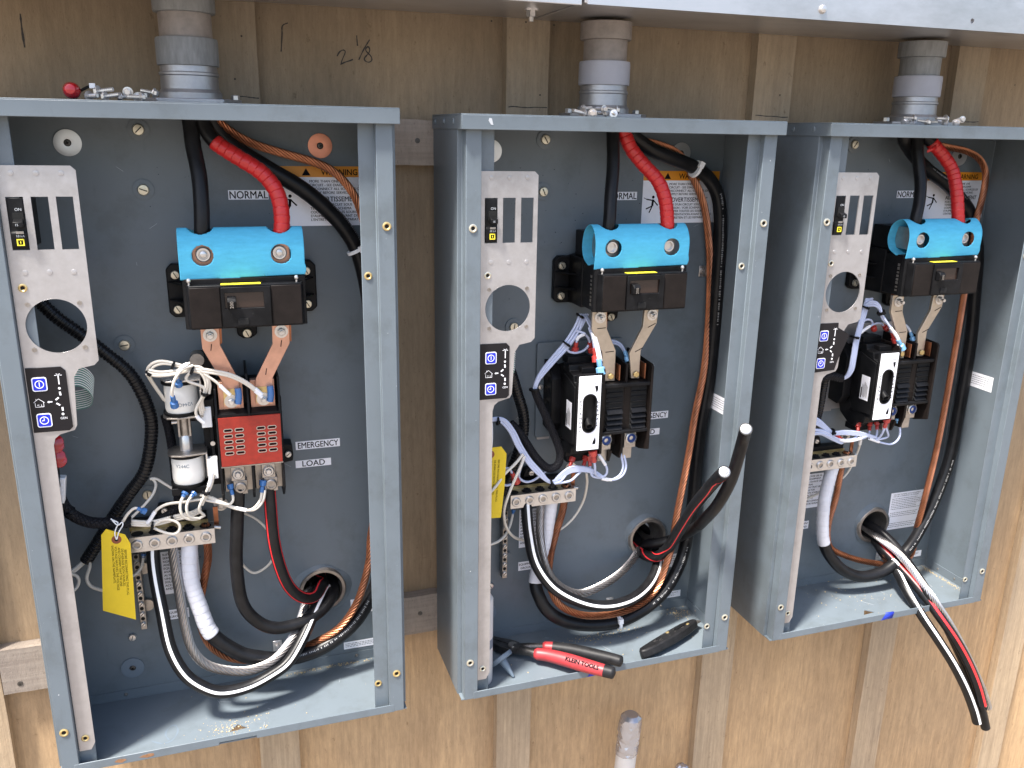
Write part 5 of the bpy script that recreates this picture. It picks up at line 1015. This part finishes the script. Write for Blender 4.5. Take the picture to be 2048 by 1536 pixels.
wire('white wire hanging behind the terminal bar end of the '+KC, [(1722, 874, -.06), (1718, 895, -.04), (1710, 915, -.03), (1695, 945, -.022), (1670, 968, -.018), (1640, 985, -.016), (1608, 1001, -.016)], 'cream', .0021, mark=[(.02, .14)])
ties('C', [(1730, 615, -.056, .006, -2, 4), (1762, 625, -.072, .006, 2, 4), (1709, 674, -.063, .0065, -1, 4), (1664, 864, -.079, .0055, 3, 1)])

# ------------------------------------------------------------------ tags, control board parts, clips
def hang_tag(k, px, y, eye, lines, label):
    pts = [W(u, v, y) for u, v in px]; m = MB(); n = len(pts)
    m.add([p+V(0, -.0003, 0) for p in pts]+[p+V(0, .0003, 0) for p in pts], [list(range(n)), list(range(2*n-1, n-1, -1))]+[(i, i+n, (i+1) % n+n, (i+1) % n) for i in range(n)])
    m.mat(1); e = W(*eye, y); m.lathe([(.0058, .0003), (.0055, .0006), (.0024, .0007)], e, (0, -1, 0), 20); m.mat(2).lathe([(.0022, .0006), (.0021, .0009)], e, (0, -1, 0), 14)
    r = lines[0]; rt = nrm(W(*r[1], y)-W(*r[0], y)); up = np.cross(rt, V(0, 1, 0)); m.mat(3)
    for st, a in lines[1]:
        m.text(st, .0038, W(*a, y)+V(0, -.0005, 0), rt, up)
    tag(m.build('warning_tag', ['yellow', 'eyelet', 'void', 'ink'], None, smooth=False), label, 'tag', 'yellow warning tags')
TL = ['BEFORE RECONNECTING THIS PLUG:', 'DE-ENERGIZE BOTH SOURCES.', 'AND CONFIRM THAT THE LINE', 'VOLTAGE MATCHES THE VOLTAGE', 'SHOWN ON THE NAMEPLATE.']
dirA = ((250, 1098), (257, 1208))
hang_tag('A', [(212, 1058), (250, 1069), (261, 1087), (272, 1239), (206, 1221), (202.5, 1070)], -.078, (233, 1079),
         (dirA, [(t_, (u, v)) for t_, (u, v) in zip(TL, ((248.5, 1099), (242, 1097), (235.5, 1095), (229, 1093), (222.5, 1091)))]), 'yellow cardboard warning tag tied to the wires of the '+KA)
hang_tag('B', [(968, 897), (1002.5, 893), (1013, 907), (1009, 973), (1001.5, 1035), (962, 1038)], -.092, (981, 909),
         (((998, 919), (992, 1010)), [(t_, (u, v)) for t_, (u, v) in zip(TL[:3], ((996, 919), (988.5, 920), (981, 921)))]), 'yellow cardboard warning tag half behind the slotted plate of the '+KB)
wire('thin white string tying the yellow tag of the '+KA, [(233, 1079, -.08), (229, 1068, -.082), (232, 1056, -.08), (238, 1044, -.079), (226, 1042, -.079), (221, 1036, -.079), (236, 1052, -.081), (244, 1042, -.08), (247, 1050, -.08), (238, 1062, -.081), (234, 1078, -.08)], 'nylon', .0008)
wire('thin white string tying the yellow tag of the '+KB, [(981, 908, -.094), (984, 890, -.094), (985, 862, -.092), (984, 845, -.088)], 'nylon', .0008)
# ribbon cable, capacitors, plug behind the first keypad
def ribbon(k, px, wv, label):
    mats = ['ribbon', 'sleevewhite']; c = path(px, .002); m = MB(); up = np.array(wv); n = 9
    for j in range(n*2):
        m.mat(j % 2); a, b = (j/(2*n)-.5), ((j+1)/(2*n)-.5)
        if j % 2: a += .018; b -= .002
        P = []; F = []
        for i in range(len(c)): P += [c[i]+up*a, c[i]+up*b]
        F = [(2*i, 2*i+1, 2*i+3, 2*i+2) for i in range(len(c)-1)]; m.add(P, F)
    tag(m.build('ribbon_cable', mats, None, solid=.0004), label, 'cable', 'green ribbon cables behind the keypads')
ribbon('A', [(128, 768, -.118), (150, 752, -.116), (172, 758, -.105), (186, 775, -.095), (182, 793, -.085), (160, 800, -.08), (130, 804, -.08)], (.004, 0, .024), 'striped green ribbon cable looping beside the keypad of the '+KA)
ribbon('B', [(1015, 722, -.122), (1026, 722, -.118), (1030, 726, -.108), (1024, 732, -.10)], (.001, 0, .026), 'striped green ribbon cable edge behind the keypad of the '+KB)
bd = thing('control_board', 'circuit board edge with red capacitors and white plug in the '+KA, 'circuit board', W(108, 1000, -.10))
p0, p1 = W(98, 865, -.1), W(116, 985, -.1)
MB().obox((p0+p1)/2+V(-.006, .01, 0), V(1, 0, 0), V(0, 1, 0), V(0, 0, 1), .009, .001, abs(p0[2]-p1[2])/2+.006).build('board', 'pcb', bd)
for u, v in ((111, 884), (112, 892), (115, 913), (118, 921)):
    p = W(u, v, -.107); MB().lathe([(.0082, 0), (.0088, .002), (.0080, .0048), (.003, .006)], p, (.2, -1, .35), 22).build('capacitor', 'redcap', bd)
p = W(113, 953, -.105); MB().box(p[0]-.0065, p[0]+.003, p[1]-.004, p[1]+.006, p[2]-.013, p[2]+.014).build('socket', 'black', bd, bevel=.0006)
p = W(120, 978, -.098); MB().obox(p, nrm(V(1, 0, -.15)), V(0, 1, 0), nrm(V(.15, 0, 1)), .0058, .006, .016).build('plug', 'nylon', bd, bevel=.0008)
for i in range(5): MB().obox(p+V(-.001+.0008*i, -.0062, -.011+.006*i), V(1, 0, 0), V(0, 1, 0), V(0, 0, 1), .003, .0006, .0008).build('plug_rib', 'sleevewhite', bd)
# metal cable clips
def clip(k, u, v, label, du=1):
    p = W(u, v, -.003); t = thing('cable_clip', label, 'clip', p, 'metal cable clips on the back panels')
    MB().box(p[0]-.0065, p[0]+.0065, -.0042, -.0023, p[2]-.0085, p[2]+.0085).build('tab', 'steel', t, bevel=.0012)
    m = hexbolt(MB(), p[0], -.0042, p[2]+.001, .0034, .003, .0048); m.build('screw', 'steel', t, ang=.4); return t, p
clip('A', 555, 1291, 'small metal cable clip low on the back panel of the '+KA)
clip('B', 1219, 1204, 'small metal cable clip low on the back panel of the '+KB)
clip('C', 1757, 1112, 'small metal cable clip low on the back panel of the '+KC)
t, p = clip('B', 1405, 542, 'metal clip strapping the copper wire high in the '+KB)
a = spline([p+V(.005, -.002, .0), p+V(.0095, -.016, .001), p+V(.014, -.0235, .002), p+V(.020, -.020, .003)], .002)
P = []; [P.extend([q+V(0, 0, .0065), q-V(0, 0, .0065)]) for q in a]
MB().add(P, [(2*i, 2*i+1, 2*i+3, 2*i+2) for i in range(len(a)-1)]).build('strap', 'steel', t, solid=.0008)
def bigtie(u, v, y, r, d, label, mtl='nylon'):
    p = W(u, v, y); d = nrm(np.array(d, float)); m = MB(); m.lathe([(r, -.0022), (r+.0013, -.002), (r+.0013, .002), (r, .0022)], p, d, 20)
    s_ = nrm(np.cross(d, V(0, 1, 0))); m.obox(p+V(0, -r-.002, 0)*.8+s_*r*.6, d, V(0, 1, 0), s_, .0038, .0028, .0042)
    tag(m.build('cable_tie', mtl, None), label, 'cable tie', 'white cable ties')
bigtie(1391, 338, -.032, .0115, W(1414, 353, -.028)-W(1370, 326, -.032), 'white cable tie around the black neutral cable of the '+KB)
bigtie(1236, 1243, -.064, .0112, W(1261, 1234, -.062)-W(1210, 1248, -.064), 'white cable tie on the lowest cable loop of the '+KB)
bigtie(712, 500, -.028, .0112, W(718, 510, -.028)-W(690, 458, -.028), 'white cable tie on the neutral cable of the '+KA)
bigtie(1790, 1127, -.06, .0104, W(1756, 1147, -.06)-W(1812, 1102, -.058), 'crumpled white cable tie behind the hanging bundle of the '+KC)

# ------------------------------------------------------------------ loose hardware on the cabinet tops
def loose_screw(p, yaw, pitch, label, group, l=.014, s=1.0):
    d = V(math.cos(yaw)*math.cos(pitch), math.sin(yaw)*math.cos(pitch), math.sin(pitch)); p = np.array(p)
    m = MB(); m.cyl(p, p+d*l*s, .0019*s, n=8); m.lathe([(.0030*s, 0), (.0052*s, .0002), (.0052*s, .001), (.0034*s, .0012)], p-d*.0012, d, 14); m.lathe([(.0038*s, 0), (.0038*s, .0030*s), (.003*s, .0035*s)], p-d*.001, -d, 6)
    for i in range(6): m.lathe([(.0019*s, -.0003), (.0023*s, 0), (.0019*s, .0003)], p+d*(.003+.0018*i)*s, d, 8)
    tag(m.build('hex_screw', 'steel', None, ang=.4), label, 'screw', group)
for k, (x0, x1, n) in {'A': (.118, .176, 8), 'B': (.150, .196, 8), 'C': (.138, .232, 8)}.items():
    ox, oz = BOX[k]
    for i in range(n):
        loose_screw((ox+x0+(x1-x0)*i/(n-1)+random.uniform(-.003, .003), -.118-random.uniform(0, .02), oz+BH+.0042+(.005 if i % 3 == 1 else 0)), random.uniform(0, 6.28), random.uniform(0, .2), 'small zinc hex screw in the pile on top of the '+WHO[k], 'loose screws on top of the '+WHO[k], s=random.uniform(.9, 1.15))
p = kv('A', .0995, -.115, BH); m = MB(); m.lathe([(.0082, .0), (.0086, .004), (.0074, .012), (.0048, .0165), (.002, .0175)], p+V(0, -.004, .0085), (0, -1, .1), 20)
m.mat(1); m.tube(spline([p+V(.006, -.002, .008), p+V(.012, -.003, .012), p+V(.018, -.002, .0145)]), .0014, 6); m.mat(2); m.box(p[0]+.0165, p[0]+.022, -.119, -.116, p[2]+.012, p[2]+.017)
tag(m.build('wire_nut', ['redcap', 'black', 'nylon'], None), 'red wire nut lying on top of the '+KA, 'wire nut')

# ------------------------------------------------------------------ tools and odds and ends in the second cabinet
def pliers():
    oz = BOX['B'][1]; ox = BOX['B'][0]
    t = thing('pliers', 'lineman pliers with red and black handles resting on the cabinet lip', 'pliers', (ox+.15, -.09, oz+.002))
    q = lambda u, v, z: Wz(u, v, oz+z)
    b = lambda a_, c_: (860+a_/3.303, 1180+c_/3.303)
    G1 = spline([q(*b(690, 420), .020), q(*b(780, 432), .021), q(*b(900, 462), .022), q(*b(1030, 500), .0225), q(*b(1140, 530), .023), q(*b(1225, 552), .023)], .002)
    G2 = spline([q(*b(745, 375), .016), q(*b(830, 382), .017), q(*b(950, 400), .018), q(*b(1080, 428), .019), q(*b(1190, 452), .020), q(*b(1275, 475), .020)], .002)
    def grip(G, rr_):
        n = len(G); s = np.linspace(0, 1, n); r = rr_*(1-.12*np.cos(s*math.pi*2)*.6)*np.where(s > .965, np.sqrt(np.maximum(0, 1-((s-.965)/.036)**2)), 1)*np.where(s < .03, .75+.25*s/.03, 1)
        return list(np.maximum(r, .0006))
    r1 = grip(G1, .0098); c1 = int(len(G1)*.86)
    h = MB().tube(G1[:c1+1], r1[:c1+1], 18).build('handle_grip', 'redgrip', t, ang=1); MB().tube(G1[c1:], [r*1.01 for r in r1[c1:]], 18).build('grip_end', 'blackgrip', h, ang=1)
    r2 = grip(G2, .0092); c2 = int(len(G2)*.13)
    h2 = MB().tube(G2[:c2+1], r2[:c2+1], 18).build('handle_grip', 'redgrip', t, ang=1); MB().tube(G2[c2:], [r*1.01 for r in r2[c2:]], 18).build('grip_sleeve', 'blackgrip', h2, ang=1)
    # lettering wrapped on the red grip
    vv, ff, w = text_geo('KLEIN TOOLS'); sz = .0086; L = np.concatenate([[0], np.cumsum(np.linalg.norm(np.diff(G1, axis=0), axis=1))])
    ic = int(len(G1)*.60); T = nrm(G1[ic+4]-G1[ic-4]); view = nrm(CAM-G1[ic]); vw = nrm(view*.6+V(0, -.62, .78)*.4); n1 = nrm(vw-T*(vw@T)); n2 = np.cross(n1, T)
    if n2[2] < 0: n2 = -n2
    P = []; nv = len(vv); ff = [tuple(i+nv*k_ for i in f_) for k_ in range(3) for f_ in ff]
    for k_, (x, y) in [(k_, v_) for k_ in range(3) for v_ in vv]:
        s_ = (x-w/2+(-.03, .05, .01)[k_])*sz; a = (y-.35+(0, 0, .05)[k_])*sz/.0100; base = np.array([np.interp(L[ic]+s_, L, G1[:, d]) for d in range(3)]); rr_ = np.interp(L[ic]+s_, L, r1)
        P.append(base+n1*(rr_*(1.05+.004*k_))+n2*(y-.35+(0, 0, .05)[k_])*sz)
    MB().add(P, ff).build('grip_lettering', 'ink', h, smooth=False)
    # steel: two shanks, pivot, jaws
    pv = q(*b(560, 390), .014); tip = q(*b(430, 350), .010)
    for G, off_ in ((G1, -.004), (G2, .004)):
        s_ = spline([G[2], (G[0]+pv)/2+V(0, 0, .001), pv], .003); MB().tube(s_, [.0058+.0028*i/len(s_) for i in range(len(s_))], 10).build('shank', 'toolsteel', t)
    d = nrm(tip-pv); s2 = nrm(np.cross(d, V(0, 0, 1)))
    for sg in (-1, 1):
        poly = [pv+s2*sg*.0008+d*.0, pv+s2*sg*.013, pv+d*.016+s2*sg*.0135, pv+d*.05+s2*sg*.0075, pv+d*.055+s2*sg*.003, pv+d*.055+s2*sg*.0006]
        m = MB(); n = 6; up = V(0, 0, .006); m.add([p_+up for p_ in poly]+[p_-up for p_ in poly], [list(range(n)), list(range(2*n-1, n-1, -1))]+[(i, i+n, (i+1) % n+n, (i+1) % n) for i in range(n)]); m.build('jaw', 'toolsteel', t, bevel=.001)
    MB().lathe([(.0075, .0055), (.0068, .0078), (.003, .008)], pv+d*.004, (0, 0, 1), 18).build('pivot_rivet', 'dullsteel', t)
pliers()
def knife():
    ox, oz = BOX['B']; t = thing('utility_knife', 'scuffed black utility knife leaning on the cabinet floor beside the pliers', 'knife', (ox+.345, -.1, oz+.002))
    b = lambda a_, c_: (860+a_/3.303, 1180+c_/3.303)
    A = Wz(*b(1405, 425), oz+.012); B_ = Wz(*b(1740, 225), oz+.016); d = nrm(B_-A); s = nrm(np.cross(d, V(0, 0, 1))); nn = nrm(np.cross(s, d)); s, nn = nrm(s*.9+nn*.35), nrm(nn*.9-s*.35)
    if nn[2] < 0: nn = -nn
    Ln = np.linalg.norm(B_-A); out = [(0, -.006), (.006, -.0105), (.03, -.0125), (.075, -.0135), (.105, -.0125), (Ln, -.0075), (Ln+.006, -.003), (Ln+.004, .006), (.10, .0115), (.06, .0135), (.025, .0105), (.004, .0065), (-.003, .001)]
    P = [A+d*x+s*y for x, y in out]; n = len(P); up = nn*.0072; m = MB(); m.add([p_+up for p_ in P]+[p_-up for p_ in P], [list(range(n)), list(range(2*n-1, n-1, -1))]+[(i, i+n, (i+1) % n+n, (i+1) % n) for i in range(n)]); m.build('handle', 'blackgrip', t, bevel=.0028)
    MB().obox(A+d*Ln*.78+nn*.0075, d, s, nn, .016, .0032, .0012).build('slide', 'black', t, bevel=.0006)
    for x, y in ((.55, -.006), (.86, .004)): MB().lathe([(.0032, .006), (.0028, .0082), (.001, .0084)], A+d*Ln*x+s*y, nn, 14).build('screw', 'brass', t)
    MB().obox(A+d*(Ln+.006), d, s, nn, .008, .0045, .0012).build('nose', 'dullsteel', t)
    m = MB()
    for _ in range(14): x, y = random.uniform(.02, Ln-.01), random.uniform(-.009, .009); m.obox(A+d*x+s*y+nn*.0073, nrm(d+s*random.uniform(-.4, .4)), s, nn, random.uniform(.001, .004), .0003, .0001)
    m.build('scuff', 'dullsteel', t)
knife()
ox, oz = BOX['B']
b_ = lambda a_, c_: (860+a_/3.303, 1180+c_/3.303)
c0, c1 = Wz(*b_(420, 500), oz+.020), Wz(*b_(520, 405), oz+.030)
t = thing('caulking_nozzle', 'dusty blue grey caulking nozzle with a wide disc by the pliers jaws', 'nozzle', (ox+.07, -.09, oz+.002))
cc = (c0+c1)/2; tip = Wz(*b_(553, 575), oz+.0035); ax = nrm(tip-cc); L_ = np.linalg.norm(tip-cc)
MB().lathe([(.0175, -.0035), (.0185, -.0025), (.0185, .0025), (.017, .0035), (.006, .0042)], cc, ax, 30).build('disc', 'greyblue', t, ang=.5)
MB().lathe([(.0066, .004), (.0050, L_*.45), (.0022, L_*.95), (.0012, L_)], cc, ax, 16).build('nozzle', 'greyblue', t)
t = thing('caulk_tube', 'white caulking tube standing behind the slotted plate of the '+KB, 'tube', (ox+.035, -.1, oz+.002))
MB((ox, 0, oz)).lathe([(.0205, .002), (.021, .004), (.021, .136), (.0185, .14), (.006, .146)], (.0325, -.098, 0), (0, 0, 1), 30).build('barrel', 'whitepvc', t)
MB((ox, 0, oz)).lathe([(.0212, .06), (.0212, .075)], (.0325, -.098, 0), (0, 0, 1), 30).build('band', 'greyblue', t)
for k, u, v, w_, lb in (('B', 1190, 1352, .012, 'scrap of blue tape on the front lip under the pliers'), ('C', 1776, 1232, .0125, 'scrap of blue tape on the front lip of the '+KC)):
    ox, oz = BOX[k]; c = W(u, v, -.14); x = c[0]; m = MB()
    P = [(x-w_, -.1399, oz+.001), (x+w_*.8, -.1399, oz+.0015), (x+w_, -.1399, oz+.0121), (x-w_*.4, -.1399, oz+.0121), (x-w_*.9, -.136, oz+.0124)]
    m.add([(x-w_, -.1398, oz+.0008), (x+w_*.8, -.1398, oz+.0012), (x+w_, -.1398, oz+.0123), (x-w_*.35, -.1398, oz+.0123), (x+w_, -.131, oz+.0125) if False else (x-w_*.35, -.1372, oz+.0124), (x+w_, -.1372, oz+.0124), (x-w_*1.25, -.137, oz-.0015), (x+w_*.5, -.136, oz-.0008)], [(0, 1, 2, 3), (3, 2, 5, 4), (6, 7, 1, 0)])
    tag(m.build('tape_scrap', 'bluetape', None, solid=.0003), lb, 'tape', 'blue tape scraps')
# capped pipe stubs below the second cabinet
t = thing('pipe_stub', 'white pipe rising from the ground with its end wrapped in silver tape', 'pipe', W(1250, 1536, -.04)*V(1, 1, 0)+V(0, 0, -.95))
top = W(1262, 1432, -.04); bot = W(1249, 1536, -.04); dd = nrm(bot-top); pts = np.array([top+dd*x for x in np.linspace(.052, .80, 12)])
MB().tube(pts, .0178, 28).build('pipe', 'whitepvc', t)
fp = np.array([top+dd*x for x in np.linspace(-.004, .072, 15)]); P = []; n = 15; F1, F2 = frames(fp)
for i, c in enumerate(fp):
    for q in range(n):
        a = 2*math.pi*(q+.5*(i % 2))/n; rr_ = .0190+random.uniform(-.0013, .0014)
        if i < 2: rr_ *= (.62, .93)[i]
        P.append(c+rr_*(F1[i]*math.cos(a)+F2[i]*math.sin(a))+V(0, 0, random.uniform(-.002, .002) if i > 1 else 0))
F = []
for i in range(14):
    for q in range(n):
        a0, a1, b0, b1 = i*n+q, i*n+(q+1) % n, (i+1)*n+q, (i+1)*n+(q+1) % n
        F += [(a0, a1, b0), (a1, b1, b0)] if i % 2 == 0 else [(a0, b1, b0), (a0, a1, b1)]
F.append(list(range(n))[::-1])
MB().add(P, F).build('foil_wrap', 'foil', t, ang=.35)
t = thing('pipe_stub', 'short pipe with crumpled silver tape tip beside a batten', 'pipe', W(1366, 1560, -.03)*V(1, 1, 0)+V(0, 0, -.95))
tp = W(1366, 1530, -.03); P = []
for i in range(9):
    for q in range(14):
        a = 2*math.pi*q/14; rr_ = .0125*(1 if i else .5)*random.uniform(.8, 1.15); P.append(tp+V(rr_*math.cos(a), rr_*math.sin(a), -.006*i+random.uniform(-.0015, .0015)))
MB().add(P, [(i*14+q, i*14+(q+1) % 14, (i+1)*14+(q+1) % 14, (i+1)*14+q) for i in range(8) for q in range(14)]+[list(range(14))[::-1]]).build('foil_wrap', 'foil', t, ang=.3)
MB().tube(np.array([tp+V(0, 0, -.03-.06*i) for i in range(14)]), .0105, 20).build('pipe', 'whitepvc', t)

# ------------------------------------------------------------------ drilling dust on the cabinet floors
def dust(k, spots):
    ox, oz = BOX[k]; m = MB((ox, 0, oz))
    for x, y, sx_, sy_, n in spots:
        for _ in range(n):
            px_, py_ = np.clip(random.gauss(x, sx_), .045, .428), np.clip(random.gauss(y, sy_), -.136, -.004); r = random.choice((.0003, .0004, .0006, .001))*random.uniform(.6, 1.1)
            a = random.uniform(0, 3); z = .0019
            m.obox(V(px_, py_, z+r*.3), V(math.cos(a), math.sin(a), random.uniform(-.3, .3)), V(-math.sin(a), math.cos(a), 0), V(0, 0, 1), r, r*random.uniform(.4, 1), r*.4)
    o = m.build('drill_dust', 'sawdust', None, smooth=False); tag(o, 'pale drilling dust scattered on the floor of the '+WHO[k], 'dust', kind='stuff')
dust('A', [(.20, -.108, .022, .010, 150), (.36, -.009, .025, .0015, 130), (.30, -.012, .03, .002, 70), (.25, -.09, .07, .03, 40)])
dust('B', [(.25, -.045, .04, .006, 160), (.41, -.02, .012, .01, 160), (.2, -.06, .08, .03, 60)])
dust('C', [(.25, -.06, .06, .035, 130), (.40, -.018, .02, .006, 160), (.424, -.06, .002, .03, 160)])

# ------------------------------------------------------------------ wear marks and painted reflections on the cabinets
def floor_mark(par, pts, wdt, mtl, z):
    p = spline([Wz(u, v, z) for u, v in pts], .002); P = []; F = []
    for i in range(len(p)):
        t_ = nrm(p[min(i+1, len(p)-1)]-p[max(i-1, 0)]); nn = V(-t_[1], t_[0], 0)*wdt*(.35+.65*abs(math.sin(i*.37)))
        P += [p[i]+nn, p[i]-nn]
        if i: F.append((2*i-2, 2*i-1, 2*i+1, 2*i))
    MB().add(P, F).build('scuff_mark', mtl, par, smooth=False)
floor_mark(CAB['A'], [(303, 1482), (325, 1487), (345, 1480), (356, 1462), (350, 1450), (338, 1455), (331, 1468), (338, 1480)], .0012, 'greyblue', .0020)
mat('rust_reflection', (.26, .13, .06), .8, var=.3, vscale=200)  # on the first cabinet's lip this colour paints in orange reflections
for k, xs in (('A', ((.066, .008), (.098, .011))), ('C', ((.30, .006),))):
    ox, oz = BOX[k]
    for x, w_ in xs:
        pl = [(ox+x+w_*math.cos(a)*random.uniform(.6, 1), oz+.0055+.0035*math.sin(a)*random.uniform(.5, 1)) for a in np.linspace(0, 6.1, 14)]
        MB().prism(pl, -.1394, -.1391).build('rust_reflection_patch', 'rust_reflection', CAB[k], smooth=False)
p = W(982, 243, -.1474); MB().prism([(p[0]-.002, p[2]+.004), (p[0]+.001, p[2]+.0035), (p[0]+.003, p[2]-.004), (p[0], p[2]-.0035), (p[0]-.003, p[2]+.001)], -.1477, -.1473).build('paint_chip', 'chip', CAB['B'], smooth=False)
def scratches(k, n, seed):
    rnd = random.Random(seed); ox, oz = BOX[k]; m = MB((ox, 0, oz))
    for _ in range(n):
        x, y = rnd.uniform(.1, .40), rnd.uniform(-.13, -.02); a = rnd.uniform(0, 3.1); l = rnd.uniform(.003, .012)
        m.obox(V(x, y, .00185), V(math.cos(a), math.sin(a), 0), V(-math.sin(a), math.cos(a), 0), V(0, 0, 1), l, .00012, .00006)
    for _ in range(n):
        x, z = rnd.uniform(.04, .40), rnd.uniform(.05, .75); a = rnd.uniform(0, 3.1); l = rnd.uniform(.002, .008)
        m.obox(V(x, -.0021, z), V(math.cos(a), 0, math.sin(a)), V(0, 1, 0), V(-math.sin(a), 0, math.cos(a)), l, .00006, .00012)
    m.build('scratches', 'chip', CAB[k], smooth=False)['kind'] = 'stuff'
for i, k in enumerate('ABC'): scratches(k, 7, i)
